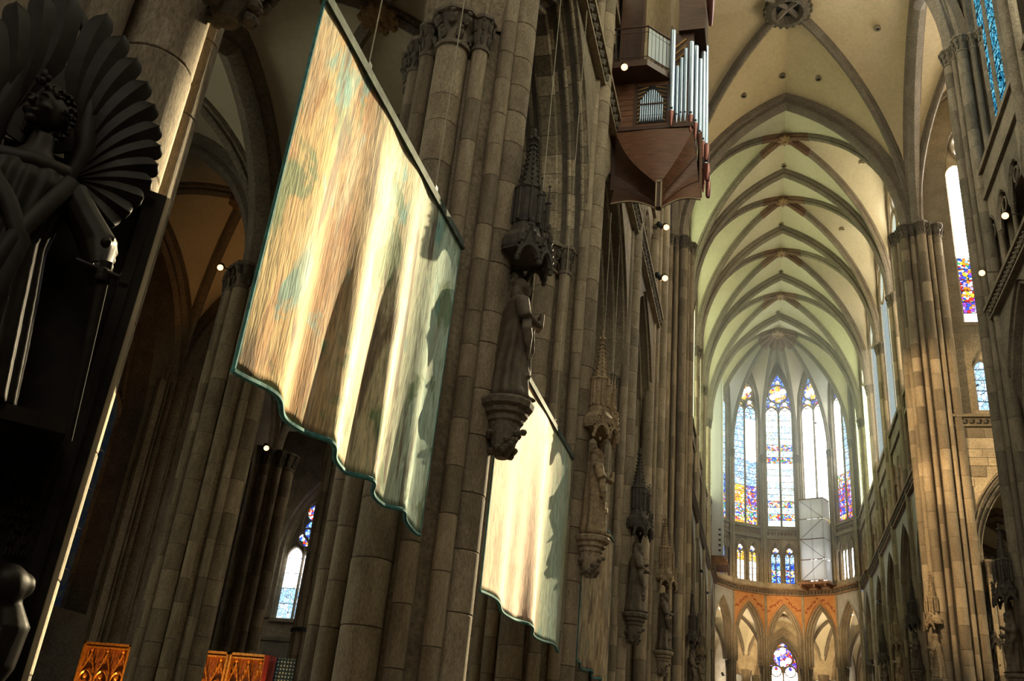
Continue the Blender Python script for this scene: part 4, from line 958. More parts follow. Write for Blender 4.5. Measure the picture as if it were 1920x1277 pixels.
def corbel_parts(mat, fmat):
    b = MB().lathe([(.1, -1.0), (.2, -.8), (.26, -.42), (.3, -.38), (.3, -.3), (.36, -.26), (.36, -.18), (.43, -.13), (.45, -.04), (.43, 0)], 12, a0=PI / 12).mesh('corbel_block', mat)
    f = MB(); rr = random.Random(4)
    for k in range(26):
        a = rr.uniform(0, 2 * PI); z = rr.uniform(-.95, -.42); r = .16 + .16 * (z + .95) / .5
        f.ball((r * math.cos(a), r * math.sin(a), z), (.07, .07, .06), 6, 4)
    return b, f.mesh('corbel_foliage', fmat, SM)
def canopy_parts(mat):
    P = []
    R = .42
    hood = MB().lathe([(R * .9, .36), (R * .93, .4), (R * .9, .56), (R * .62, .72), (.22, .9)], 8, a0=PI / 8)
    hood.lathe([(R * .93, .32), (R * .6, .62), (.02, .7)], 8, cap=False, a0=PI / 8)
    P.append(('hood', hood.mesh('hood', mat), (0, 0, 0), 0))
    gb = MB(); s = R * math.tan(PI / 8)
    for q in (1, -1): half_arch(gb, s * .8, s * 1.2, [(.0, -.05), (-.03, 0), (.0, .03), (.05, .03), (.05, -.05)], .1, q, 6, 0, 1, 0, True)
    gb.tube([(-s, 0, .12), (0, -.02, .72)], .028, 5).tube([(s, 0, .12), (0, -.02, .72)], .028, 5).box(-s, s, -.01, .03, .34, .5)
    for q in (1, -1):
        for t in (.15, .4, .65, .88): gb.ball((q * s * (1 - t) * 1.12, -.03, .12 + .6 * t + .03), (.035, .03, .035), 5, 4)
        gb.ball((q * s, -.01, .06), (.045, .045, .07), 6, 4)
    gb.ball((0, -.02, .78), (.045, .04, .06), 6, 4)
    gm_ = gb.mesh('gable', mat, SM)
    for k in (-2, -1, 0, 1, 2):
        a = -PI / 2 + k * PI / 4; P.append(('gable', gm_, (R * math.cos(a), R * math.sin(a), 0), a + PI / 2))
    dr = MB().lathe([(.24, .88), (.24, 1.5), (.27, 1.54), (.2, 1.6)], 8, a0=PI / 8)
    for k in range(8):
        a = k * PI / 4; c, s_ = math.cos(a), math.sin(a); dr.tube([(.245 * c, .245 * s_, .9), (.245 * c, .245 * s_, 1.5)], .028, 5)
    P.append(('tabernacle', dr.mesh('tabernacle', mat), (0, 0, 0), 0))
    pn_ = MB().lathe([(.04, 0), (.04, .5), (.06, .52), (.035, .56), (.005, .86)], 6).ball((0, 0, .86), .025, 5, 4)
    pm = pn_.mesh('pinnacle', mat, SM)
    for k in (-2, -1, 0, 1, 2):
        a = -PI / 2 + (k) * PI / 4 + PI / 8; P.append(('pinnacle', pm, (.34 * math.cos(a), .34 * math.sin(a), .8), 0))
    sp = MB().lathe([(.17, 1.58), (.035, 2.55)], 8)
    for k in range(8):
        a = k * PI / 4
        for i in range(9):
            t = (i + .4) / 9; r = .17 * (1 - t) + .035 * t + .015
            sp.ball((r * math.cos(a), r * math.sin(a), 1.58 + .97 * t), (.026, .026, .03), 5, 3)
    P.append(('spire', sp.mesh('spire', mat, SM), (0, 0, 0), 0))
    fn = MB().lathe([(.03, 2.53), (.06, 2.57), (.03, 2.6), (.03, 2.7), (.01, 2.8)], 8)
    for k in range(4): fn.ball((.06 * math.cos(k * PI / 2), .06 * math.sin(k * PI / 2), 2.64), (.04, .04, .045), 5, 4)
    fn.ball((0, 0, 2.78), (.035, .035, .06), 6, 4)
    P.append(('finial', fn.mesh('finial', mat, SM), (0, 0, 0), 0))
    return P
CORB = {k: corbel_parts(*v) for k, v in {'d': ('stone_dark', 'foliage'), 'p': ('stone', 'stone_dark')}.items()}
CANO = {'d': canopy_parts('canopy_dark'), 'p': canopy_parts('carving_pale')}
def niche(x, y, z, fig, tone, what, where, rz=0.0, ctone=None, only_corbel=False, sc=1.13):
    c = empty('statue_corbel', (x, y, z), rz, 'leafy carved corbel %s' % where, 'corbel', 'statue corbels'); c.scale = (.9, .9, .85)
    link('corbel_block', CORB[tone][0], c); link('corbel_foliage', CORB[tone][1], c)
    if only_corbel: return
    s = link('statue', FIG[fig], None, (x, y, z + .012), rz, (sc * 1.22, sc * 1.22, sc)); tag(s, '%s %s' % (what, where), 'statue', 'pier statues')
    k = empty('statue_canopy', (x, y, z + 2.13), rz, 'tall crocketed spire canopy over the %s' % what.split(',')[0], 'canopy', 'statue canopies')
    k['label'] = 'crocketed spire canopy over the statue %s' % where
    for name, me, l, r in CANO[ctone or tone]: link(name, me, k, l, r)
niche(4.3, 5.72, 7.25, 0, 'd', '', 'on the sunlit pier above the angel monument', only_corbel=True)
niche(12.1, 5.62, 6.6, 0, 'd', 'dark robed statue', 'on the pier between the bright tapestries', rz=.5)
niche(19.6, 5.62, 6.5, 1, 'p', 'pale bearded statue', 'on the pier beside the brown tapestry', rz=.4)
niche(27.1, 5.62, 6.2, 2, 'd', 'dark robed statue', 'on the pier under the organ', rz=.3)
niche(34.6, 5.55, 6.2, 0, 'p', 'dark robed statue', 'on the crossing pier beyond the organ', rz=.2, ctone='p')
niche(49.6, 5.6, 6.3, 2, 'd', 'small robed statue', 'on the far crossing pier left of the choir')
niche(57.1, 6.1, 7.6, 2, 'd', 'small robed statue', 'on the first north choir pier')
niche(64.6, 6.1, 7.6, 1, 'p', 'small pale statue', 'on the second north choir pier')
niche(34.6, -5.85, 6.2, 2, 'd', 'shadowy robed statue', 'on the dark crossing pier at the right edge', rz=PI)
niche(48.6, -5.75, 7.6, 1, 'p', 'robed statue', 'on the banded crossing pier', rz=PI - .6)
niche(49.3, -8.75 + .4, 7.0, 2, 'd', 'robed statue', 'by the pale half shaft of the transept arch', rz=-PI / 2)
niche(57.1, -6.1, 9.0, 2, 'd', 'robed statue', 'on the first south choir pier', rz=PI)
niche(64.6, -6.1, 9.0, 1, 'p', 'warm lit statue', 'on the second south choir pier', rz=PI)
niche(72.1, -6.1, 9.0, 0, 'd', 'robed statue', 'on the third south choir pier', rz=PI)
# ---- swallow's nest organ
og = empty('hanging_organ', (23.4, 6.1, 16.2), 0, 'walnut swallow nest organ with tin pipes hanging on the nave wall', 'organ')
def op(name, mb, mat, parent=None, sm=None):
    if parent is None: return link(name, rel(mb, og).mesh(name, mat, sm), og)
    return link(name, rel(mb, og).mesh(name, mat, sm), parent)
X0 = 21.5
op('case', MB().box(X0, 23.4, 3.78, 6.15, 18.75, 20.62), 'walnut')
op('case_rail', MB().box(X0 - .05, 23.4, 3.72, 6.1, 18.86, 19.0).box(X0 - .03, X0 + .02, 5.36, 5.44, 19.0, 20.6).box(X0 - .03, X0 + .02, 4.38, 4.46, 19.0, 20.6), 'walnut_dark')
for i in range(8): op('board', MB().box(X0 - .012, X0 + .02, 5.46, 6.1, 19.02 + i * .2, 19.2 + i * .2), 'walnut')
n = 14
Lc = [(5.95 - (5.95 - 4.66) * (i / n) ** .9 + .22 * math.sin(PI * i / n), 18.8 - (18.8 - 16.95) * (i / n)) for i in range(n + 1)]
Rc = [(3.72 + (4.64 - 3.72) * (i / n) ** 1.0 - .06 * math.sin(PI * i / n), 18.8 - (18.8 - 16.95) * (i / n)) for i in range(n + 1)]
bow = MB(); bow.grid([[(X0 + .02 - .12 * math.sin(PI * k / 6) * (1 - i / n), Lc[i][0] + (Rc[i][0] - Lc[i][0]) * k / 6, Lc[i][1]) for k in range(7)] for i in range(n + 1)])
op('bow', bow, 'walnut', None, SM)
for (cv, end, nm_, dd, mt_) in ((Lc, (6.0, 16.5), 'hull_sail', .5, 'walnut_dark'), (Rc, (3.5, 16.45), 'hull_sail', .35, 'walnut')):  # left sail's shade is put into its darker walnut colour
    g = []
    for i in range(n + 1):
        t = i / n; by = end[0] + (4.62 - end[0]) * t; bz = end[1] + (16.2 - end[1]) * t + .18 * math.sin(PI * t) 
        g.append([(X0 + .02 + dd * math.sin(PI * k / 6 * .9), cv[i][0] + (by - cv[i][0]) * k / 6, cv[i][1] + (bz - cv[i][1]) * k / 6) for k in range(7)])
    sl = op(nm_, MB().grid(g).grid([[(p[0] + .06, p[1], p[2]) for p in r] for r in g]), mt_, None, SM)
    op('sail_trim', MB().tube([r[-1] for r in g], .025, 6), 'oak', None, SM)
    if cv is Rc:
        for f in (2, 4): op('board_seam', MB().tube([(r[f][0] - .012, r[f][1], r[f][2]) for r in g], .008, 4), 'iron', None, SM)
op('keel', MB().box(X0 - .08, X0 + .1, 4.56, 4.7, 16.15, 17.0), 'walnut_dark'); op('keel_trim', MB().box(X0 - .1, X0 - .07, 4.54, 4.58, 16.15, 17.0).box(X0 - .1, X0 - .07, 4.68, 4.72, 16.15, 17.0).box(X0 - .1, X0 - .07, 4.54, 4.72, 16.97, 17.02), 'oak')
op('hull', MB().add([(X0 + .5, 3.7, 17.2), (X0 + .5, 6.1, 17.2), (23.4, 3.8, 18.3), (23.4, 6.1, 18.3), (X0 + .5, 3.7, 18.8), (X0 + .5, 6.1, 18.8), (23.4, 3.8, 18.8), (23.4, 6.1, 18.8)], [(0, 2, 3, 1), (0, 4, 6, 2), (1, 3, 7, 5), (0, 1, 5, 4), (2, 6, 7, 3), (4, 5, 7, 6)]), 'walnut_dark')
op('side_panel', MB().add([(X0 + .3, 3.48, 16.62), (23.4, 3.66, 17.85), (23.4, 3.66, 18.9), (X0 + .3, 3.48, 18.9), (X0 + .3, 3.56, 16.62), (23.4, 3.74, 17.85), (23.4, 3.74, 18.9), (X0 + .3, 3.56, 18.9)], [(0, 1, 2, 3), (7, 6, 5, 4), (0, 4, 5, 1), (1, 5, 6, 2), (2, 6, 7, 3), (3, 7, 4, 0)]), 'walnut')
# little pipe field with gilded slats
op('pipe_niche_shade', MB().box(X0 - .02, X0 + .01, 4.48, 5.36, 19.1, 20.46), 'iron')  # black slab painted in for the shade of the recess
for i in range(9):
    for q, y0 in ((1, 5.34), (-1, 4.5)):
        z = 19.12 + i * .15
        op('gilded_slat', MB().tube([(X0 - .035, y0, z), (X0 - .035, y0 - q * (.1 + .016 * max(0, i - 3) ** 1.6), z + .09)], .022, 4), 'slat')
def pipe(x, y, z0, z1, r, foot=.25, name='pipe', copper=False):
    p = op(name, MB().lathe([(r * .98, z0), (r, z0 + .01), (r, z1), (r * .85, z1)], 12, (x, y)), 'pipe', None, SM)
    ft = op('pipe_foot', MB().lathe([(r * .3, z0 - foot), (r, z0)], 12, (x, y)), 'copper' if copper else 'pipe', p, SM)
    op('pipe_mouth', MB().box(x - r * 1.03, x - r * .5, y - r * .55, y + r * .55, z0 + r * .5, z0 + r * 1.4), 'iron', p)
    return p
for i in range(11):
    y = 5.24 - i * .063; h = .55 + .42 * math.sin(PI * (i + .6) / 11.2)
    pipe(X0 - .06, y, 19.3, 19.3 + h, .026, .16)
op('pipe_rail', MB().box(X0 - .1, X0 - .08, 4.58, 5.26, 19.72, 19.76), 'walnut_dark')
# balcony
bf = [(X0 + .1, 6.05), (X0 - .75, 6.05), (X0 - .75, 5.0), (X0 - .1, 4.42), (X0 + .1, 4.42)]
fl = MB(); k = len(bf); fl.add([(x, y, 20.62) for x, y in bf] + [(x, y, 20.84) for x, y in bf], [tuple(range(k)), tuple(range(2 * k - 1, k - 1, -1))] + [(i, (i + 1) % k, k + (i + 1) % k, k + i) for i in range(k)])
op('balcony_floor', fl, 'walnut_dark')
rp_ = bf[1:4]
for z, r in ((22.1, .03), (21.88, .012), (20.95, .015)): op('handrail' if z > 22 else 'railing_bar', MB().tube([(x, y, z) for x, y in rp_], r, 6), 'walnut_dark')
for (x, y), (x2, y2) in zip(rp_[:-1], rp_[1:]):
    ns_ = 9 if abs(y - y2) > .9 else 6
    for i in range(ns_ + 1):
        t = i / ns_; op('baluster', MB().tube([(x + (x2 - x) * t, y + (y2 - y) * t, 20.84), (x + (x2 - x) * t, y + (y2 - y) * t, 22.1)], .012, 5), 'iron')
mt_, N_, L_ = nodes_of('railing_glass'); N_['Principled BSDF'].inputs['Base Color'].default_value = (.55, .72, .85, 1); N_['Principled BSDF'].inputs['Roughness'].default_value = .15; N_['Principled BSDF'].inputs['Alpha'].default_value = .45; M['rail_glass'] = mt_  # pale blue paints a reflection into the pane
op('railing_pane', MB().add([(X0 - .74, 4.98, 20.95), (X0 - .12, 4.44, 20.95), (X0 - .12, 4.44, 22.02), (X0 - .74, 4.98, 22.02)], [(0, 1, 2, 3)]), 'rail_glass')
# upper case: a pale concave wall behind the balcony, darker boxes around
op('back_case', MB().box(22.9, 23.6, 3.8, 6.1, 20.6, 27.0), 'walnut_dark')
op('back_boards', MB().box(22.3, 22.95, 5.25, 6.1, 20.8, 26.5), 'walnut_dark')
cw = [[(22.1 + .75 * math.sin(PI * k / 12) + .0, 5.3 - 1.5 * k / 12, z) for k in range(13)] for z in (20.85, 22, 23, 24, 25, 26.5)]
op('curved_wall', MB().grid(cw).grid([[(p[0] + .05, p[1], p[2]) for p in r] for r in cw]), 'oak', None, SM)
op('door_leaf', MB().box(22.0, 22.05, 4.95, 5.3, 20.85, 22.7), 'oak')
op('door_frame', MB().box(21.95, 22.08, 5.28, 5.36, 20.85, 26).box(21.95, 22.08, 4.9, 4.95, 20.85, 22.75), 'walnut_dark')
op('upper_case', MB().box(X0 + .1, 23.2, 3.42, 4.2, 22.62, 27.0), 'walnut_dark')
op('pipe_case', MB().box(X0 + .25, 23.2, 3.75, 4.36, 20.6, 22.65).box(X0 - .05, X0 + .3, 4.36, 4.42, 19.0, 22.7), 'walnut_dark')
for i in range(9):
    z = 20.0 + i * .26
    op('gilded_slat', MB().tube([(X0 + .22, 4.3, z), (X0 + .22, 3.98, z + .3)], .03, 4), 'slat')
pipe(X0 - .12, 4.34, 19.35, 22.4, .085, .5, copper=True)
for y, z0, z1 in ((4.2, 19.25, 21.1), (4.08, 19.3, 21.4), (3.96, 19.3, 21.75)): pipe(X0 - .02, y, z0, z1, .055, .25)
for i, (y, x, z0, z1) in enumerate(((3.8, X0, 19.25, 22.0), (3.68, X0 + .25, 19.15, 22.05), (3.58, X0 + .5, 18.95, 21.75), (3.5, X0 + .8, 18.9, 22.3), (3.44, X0 + 1.2, 18.4, 22.9), (3.5, X0 + 1.55, 18.5, 22.6), (3.54, X0 + 1.8, 18.4, 22.8))):
    pipe(x, y, z0, z1, .075, .55, copper=True)
for i, (x, z) in enumerate(((X0 + .5, 18.0), (X0 + .9, 17.6), (X0 + 1.3, 17.3))): op('copper_bell', MB().lathe([(.05, z), (.075, z + .06), (.075, z + .55), (.05, z + .6)], 12, (x, 3.37)), 'copper', None, SM)
op('horn_pipe', MB().tube([(X0 + 1.0, 3.3, 23.6), (X0 - .35, 3.24, 23.45)], [.06, .15], 14), 'copper', None, SM)
# ---- spotlights
SP_H = MB().lathe([(.045, .02), (.07, 0), (.075, -.18), (.06, -.2)], 12).mesh('lamp_housing', 'iron', SM)
SP_L = MB().lathe([(.001, -.19), (.06, -.195), (.06, -.205), (.001, -.21)], 12).mesh('lens', 'lamp_glow')
def spotlight(label, p, arm, aim, power=0, size=1.0, angle=60, col=(1, .72, .42)):
    o = empty('spotlight', p, 0, label, 'spotlight', 'small stage spotlights')
    d = (Vector(aim) - Vector(p)).normalized(); q = d.to_track_quat('-Z', 'Y').to_euler()
    h = link('lamp_housing', SP_H, o, (0, 0, 0), 0, (size,) * 3); h.rotation_euler = q
    link('lens', SP_L, h)
    link('bracket', MB().tube([(0, 0, .0), tuple(Vector(arm) - Vector(p))], .018, 6).box(-.03, .03, -.03, .03, -.05, .06).mesh('bracket', 'iron'), o)
    if power:
        l = bpy.data.lights.new('lamp_light', 'SPOT'); l.energy = power; l.color = col; l.spot_size = math.radians(angle); l.spot_blend = .6; l.shadow_soft_size = .06
        lo = bpy.data.objects.new('lamp_light', l); COL.objects.link(lo); lo.parent = o; lo.location = d * (.22 * size + .12); lo.rotation_euler = q
    return o
spotlight('glowing spotlight on the balcony of the organ', (20.7, 5.66, 20.62), (20.9, 5.75, 20.7), (4, 2, 1), 0, 1.6)
for z, wh, tz in ((23.1, 'upper', 20), (20.65, 'lower', 13)):
    spotlight('%s of two lit spotlights on a bracket below the organ' % wh, (33.2, 5.7, z), (33.3, 6.4, z), (8, 0, 2), 0, 2.0)
    spotlight('added dark backed spotlight beside the %s lit one, aimed at the transept' % wh, (33.35, 6.05, z + .25), (33.35, 6.4, z), (49.6, -9.1, tz), 15000, 1.6, 30, (1, .68, .34))  # second head added to throw warm light on the transept wall
spotlight('spotlight on the dark nave wall west of the crossing pier', (28.6, -5.9, 19.9), (28.6, -6.7, 19.9), (5, 1, 2), 0, 1.8)
spotlight('spotlight on the string course beside the dark crossing pier', (32.4, -5.9, 19.9), (32.4, -6.7, 19.9), (5, 1, 2), 0, 1.8)
spotlight('small lamp clamped to the aisle pier capital', (18.6, 15.75, 13.15), (18.9, 15.5, 13.1), (8, 9, 4), 0, 1.3)
spotlight('tiny lamp on the far aisle pier capital', (33.4, 22.2, 13.3), (33.7, 22.4, 13.3), (20, 12, 3), 0, 1.8)
for k, (x, y, a, wh) in enumerate(((72.1, 6.05, (87.5, -2.5, 17.5), 'last but one north choir pier'), (72.1, -6.05, (87.5, 2.5, 17.5), 'last but one south choir pier'), (64.6, 6.05, (89.4, 0, 17.8), 'second north choir pier'))):
    spotlight('added small fill spotlight high on the ' + wh, (x, y, 15.5), (x, y + (.4 if y > 0 else -.4), 15.5), a, 5200, 1.5, 34, (1, .7, .38))  # lamps added to brighten the apse murals
for k, a in enumerate((-45, -15, 15, 45)):
    x, y = AX + 7.6 * math.cos(math.radians(a)), AY + 7.6 * math.sin(math.radians(a)); f = (AX + 11.5 * math.cos(math.radians(a)), AY + 11.5 * math.sin(math.radians(a)), 17)
    spotlight('added fill uplight behind the %s apse pier' % ('right', 'central right', 'central left', 'left')[k], (x, y, 11.5), (AX + 7.2 * math.cos(math.radians(a)), AY + 7.2 * math.sin(math.radians(a)), 11.5), f, 900, 1.5, 120, (1, .72, .4))  # lamps added to light up the ambulatory vault
# ---- winged altarpiece
al = empty('altarpiece', (23.4, 17.2, 0), 0, 'gilded carved altarpiece with niches glowing orange in lamplight', 'altarpiece')
def ap(name, mb, mat, parent=None, sm=None): return link(name, rel(mb, al).mesh(name, mat, sm), parent or al)
ap('altar_table', MB().box(23.3, 24.6, 14.5, 20.4, 0, 2.0), 'stone_dark')
for (y0, y1, nn) in ((18.84, 20.35, 3), (17.35, 18.8, 3), (15.82, 17.3, 3), (14.7, 15.78, 3)):
    z0, z1 = 2.0, 3.98; w_ = y1 - y0
    pnl = ap('carved_panel', MB().box(23.36, 23.6, y0, y1, z0, z1), 'gold_shade')
    ap('gilded_frame', MB().box(23.2, 23.4, y0, y0 + .06, z0, z1).box(23.2, 23.4, y1 - .06, y1, z0, z1).box(23.2, 23.4, y0, y1, z1 - .06, z1).box(23.2, 23.4, y0, y1, z0, z0 + .06), 'gold', pnl)
    for i in range(nn):
        yc = y0 + w_ * (i + .5) / nn; s = w_ / nn * .4
        a = MB()
        for q in (1, -1): half_arch(a, s, s * 1.3, [(0, -.03), (-.03, 0), (0, .03), (.03, 0)], 3.0, q, 7, 0, 1, 0, True, .9)
        a.xform(Matrix.Translation((23.3, yc, 0)) @ Matrix.Rotation(PI / 2, 4, 'Z'))
        ap('niche_arch', a, 'gold', pnl, SM)
        g = MB().tube([(23.33, yc - s, 3.2), (23.32, yc, 3.72)], .02, 5).tube([(23.33, yc + s, 3.2), (23.32, yc, 3.72)], .02, 5).ball((23.31, yc, 3.78), .045, 6, 5)
        for t in (.2, .45, .7):
            for q in (1, -1): g.ball((23.3, yc + q * s * (1 - t) * 1.1, 3.2 + .52 * t), .028, 5, 4)
        for j in range(4): g.tube([(23.34, yc - s + s * .5 * (j + .3), 3.45), (23.34, yc - s + s * .5 * (j + .3), 3.82)], .014, 4)
        ap('crocketed_gable', g, 'gold', pnl, SM)
        f = MB().lathe([(s * .5, 2.25), (s * .55, 2.4), (s * .38, 2.75), (s * .46, 2.95), (s * .15, 3.03)], 10, (23.3, yc)).ball((23.27, yc, 3.1), (.06, .055, .075), 8, 6)
        f.tube([(23.3, yc - s * .45, 2.95), (23.2, yc - s * .4, 2.75), (23.16, yc, 2.72)], [.04, .035, .025], 6).tube([(23.3, yc + s * .45, 2.95), (23.2, yc + s * .4, 2.78), (23.16, yc, 2.78)], [.04, .035, .025], 6)
        ap('saint_figure', f, 'gold', pnl, SM)
    ap('top_rail', MB().box(23.24, 23.36, y0 + .06, y1 - .06, 3.84, 3.88), 'gold', pnl)
ap('red_wing_edge', MB().box(23.1, 23.7, 14.55, 14.69, 2.0, 3.96), 'red')
mt, N, L = nodes_of('blue_star_cloth'); b = N['Principled BSDF']; tc = N.new('ShaderNodeTexCoord'); vo = N.new('ShaderNodeTexVoronoi'); vo.inputs['Scale'].default_value = 11; vo.inputs['Randomness'].default_value = .12
rp = N.new('ShaderNodeValToRGB'); rp.color_ramp.interpolation = 'CONSTANT'; rp.color_ramp.elements[0].color = (.6, .7, .6, 1); rp.color_ramp.elements[1].position = .24; rp.color_ramp.elements[1].color = (.01, .05, .09, 1)
vo.voronoi_dimensions = '2D'; sx_ = N.new('ShaderNodeSeparateXYZ'); cx_ = N.new('ShaderNodeCombineXYZ'); L.new(tc.outputs['Object'], sx_.inputs[0]); L.new(sx_.outputs[1], cx_.inputs[0]); L.new(sx_.outputs[2], cx_.inputs[1]); L.new(cx_.outputs[0], vo.inputs['Vector']); L.new(vo.outputs['Distance'], rp.inputs[0]); L.new(rp.outputs[0], b.inputs['Base Color']); M['stars'] = mt
st = link('star_panel', MB().box(-.03, .03, -.26, .26, -1.95, 0).mesh('star_panel', 'stars'), None, (23.35, 14.2, 3.93)); tag(st, 'dark blue panel scattered with pale stars beside the altarpiece', 'panel')
st.location.z = 1.95 + 1.98 
for y, wh in ((19.6, 'end panel farthest from the star panel'), (18.0, 'panel hidden by the aisle pier'), (16.5, 'second panel from the star panel'), (15.2, 'panel nearest the star panel')):
    o = empty('altar_floodlight', (22.3, y, 1.0), 0, 'small floodlight before the altarpiece ' + wh, 'spotlight', 'altar floodlights')
    h = link('lamp_housing', SP_H, o, (0, 0, 0), 0, (1.5,) * 3); h.rotation_euler = Vector((1.0, 0, 1.7)).to_track_quat('-Z', 'Y').to_euler(); link('lens', SP_L, h)
    link('stand', MB().lathe([(.12, -1.0), (.12, -.96), (.02, -.94), (.02, 0)], 10).mesh('stand', 'iron'), o)
    l = bpy.data.lights.new('flood_light', 'SPOT'); l.energy = 330; l.color = (1, .45, .12); l.spot_size = math.radians(75); l.spot_blend = .8; l.shadow_soft_size = .1
    lo = bpy.data.objects.new('flood_light', l); COL.objects.link(lo); lo.parent = o; lo.location = (.15, 0, .3); lo.rotation_euler = Vector((1.0, 0, 1.7)).to_track_quat('-Z', 'Y').to_euler()
# ---- scaffolds in the apse
sc = empty('scaffold', (87.45, -2.7, 19.5), math.radians(-26), 'white sheeted scaffold tower on a brown platform before an apse window', 'scaffold')
link('platform', MB().box(-1.0, 1.0, -1.45, 1.45, -.0, .22).mesh('platform', 'board'), sc)
link('platform_beams', MB().box(-1.1, 1.1, -1.2, -1.05, -.25, 0).box(-1.1, 1.1, 1.05, 1.2, -.25, 0).box(-.9, .9, -.1, .1, -.25, 0).mesh('platform_beams', 'board'), sc)
for x in (-.75, .6):
    for y in (-1.05, 0, 1.05): link('standard', MB().tube([(x, y, .2), (x, y, 7.8)], .03, 6).mesh('standard', 'iron'), sc)
for i in range(4):
    z = .35 + i * 1.85
    link('sheet', MB().box(-.82, -.8, -1.12, 1.12, z, z + 1.8).mesh('sheet', 'sheet'), sc); link('sheet', MB().box(-.8, .6, -1.14, -1.12, z, z + 1.8).mesh('sheet', 'sheet'), sc)
    link('ledger', MB().tube([(-.85, -1.15, z), (-.85, 1.15, z)], .03, 6).mesh('ledger', 'board'), sc)
    link('brace', MB().tube([(-.86, -1.1 if i % 2 else 1.1, z), (-.86, 1.1 if i % 2 else -1.1, z + 1.8)], .022, 5).mesh('brace', 'iron'), sc)
link('top_boards', MB().box(-.85, .6, -1.15, 1.15, 7.7, 7.8).mesh('top_boards', 'board'), sc)
s2 = empty('scaffold', (82.4, 5.75, 19.6), 0, 'narrow white sheeted scaffold on stacked brown boards at the left choir wall', 'scaffold')
for i in range(3): link('platform', MB().box(-1.5 + .12 * i, 1.5 - .15 * i, -.95 + .18 * i, .5, .0 + i * .28, .26 + i * .28).mesh('platform', 'board'), s2)
link('sheet', MB().box(-1.2, 1.0, -.45, -.43, .85, 17.5).mesh('sheet', 'sheet'), s2); link('sheet', MB().box(-1.22, -1.2, -.45, .5, .85, 17.5).mesh('sheet', 'sheet'), s2)
for x in (-1.15, 0, .95): link('standard', MB().tube([(x, -.4, .8), (x, -.4, 17.5)], .03, 6).mesh('standard', 'iron'), s2)
for i in range(5): link('clamp', MB().box(-1.3, -1.22, -.3, -.1, 1.2 + i * .45, 1.35 + i * .45).mesh('clamp', 'iron'), s2)
# ---- angel monument on the nearest pier
am = empty('angel_monument', (3.66, 5.97, 1.0), math.atan2(-.69, .724), 'dark bronze memorial panel with inscription on the nearest pier', 'memorial')
def mp_(name, mb, mat, parent=None, sm=None):
    mb.v = [(p[0], p[1], p[2] - 1.0) for p in mb.v]; return link(name, mb.mesh(name, mat, sm), parent or am)
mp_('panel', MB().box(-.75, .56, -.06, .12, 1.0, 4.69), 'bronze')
mp_('raised_border', MB().box(.44, .5, -.1, -.05, 1.05, 4.62).box(-.7, -.64, -.1, -.05, 1.05, 4.62).box(-.7, .5, -.1, -.05, 4.56, 4.62), 'bronze')
mp_('pale_edge', MB().box(.555, .59, -.05, .12, 1.0, 4.69), 'oak')
ins = MB(); rr = random.Random(21)
for row in range(9):
    x = -.6
    while x < .4:
        w_ = rr.uniform(.02, .034); z = 2.95 - row * .062
        ins.box(x, x + .008, -.085, -.055, z, z + .04)
        if rr.random() < .8: ins.box(x, x + w_, -.085, -.055, z + rr.choice((0, .017, .033)), z + .008 + rr.choice((0, .017, .033)))
        if rr.random() < .6: ins.box(x + w_ - .007, x + w_, -.085, -.055, z, z + .04)
        x += w_ + rr.choice((.012, .012, .012, .035))
mp_('inscription', ins, 'bronze')['kind'] = 'stuff'
mp_('ledge', MB().box(-.6, .4, -.42, -.05, 3.02, 3.1).box(-.5, .3, -.34, -.05, 2.96, 3.02), 'bronze')
kn = MB().ball((.36, -.22, 2.3), (.1, .1, .1), 12, 9).ball((.44, -.2, 2.31), (.05, .06, .06), 8, 6).tube([(.38, -.2, 2.24), (.42, -.2, 2.12), (.4, -.18, 1.95), (.36, -.15, 1.75)], [.06, .1, .11, .06], 10).tube([(.42, -.2, 2.12), (.34, -.3, 2.02), (.24, -.3, 2.05)], [.05, .045, .03], 8)
pt_ = link('kneeling_figure', remeshed(kn, 'kneeling_figure', .014, 'bronze', 2), am, (0, 0, -1.0))
# the angel: one cast figure in front of the panel
ag = empty('angel_statue', (3.66, 5.97, 3.1), math.atan2(-.69, .724), 'dark bronze winged angel with curled hair and halo before the nearest pier', 'statue')
B = MB(); rows = []
prof = [(3.1, .3, .2), (3.4, .27, .19), (3.7, .235, .17), (3.95, .2, .15), (4.15, .215, .15), (4.3, .24, .145), (4.4, .215, .12), (4.46, .13, .095), (4.52, .075, .08), (4.62, .062, .066)]
for i in range(60):
    z = 3.1 + 1.52 * i / 59
    for k in range(len(prof) - 1):
        if prof[k][0] <= z <= prof[k + 1][0] + 1e-6:
            t = (z - prof[k][0]) / (prof[k + 1][0] - prof[k][0]); a = prof[k][1] * (1 - t) + prof[k + 1][1] * t; b2_ = prof[k][2] * (1 - t) + prof[k + 1][2] * t; break
    am_ = .05 if z < 4.38 else 0
    rows.append([(-.16 + a * (1 + am_ * math.sin(16 * f + 2 * math.sin(z * 2))) * math.cos(f), -.33 + b2_ * (1 + am_ * math.sin(16 * f + 2 * math.sin(z * 2))) * math.sin(f), z) for f in [2 * PI * j / 96 for j in range(96)]])
B.grid(rows, True, True)
hc = Vector((-.2, -.36, 4.76))
B.ball(hc, (.088, .1, .128), 18, 14); B.ball(hc + Vector((.02, .03, .02)), (.102, .1, .115), 14, 10)
fd = Vector((-.62, -.78, 0)).normalized(); sdv = Vector((.78, -.62, 0))                        # the face looks out to the left
B.tube([hc + fd * .09 + Vector((0, 0, .03)), hc + fd * .118 - Vector((0, 0, .005)), hc + fd * .128 - Vector((0, 0, .022)), hc + fd * .095 - Vector((0, 0, .035))], [.012, .016, .02, .012], 8)
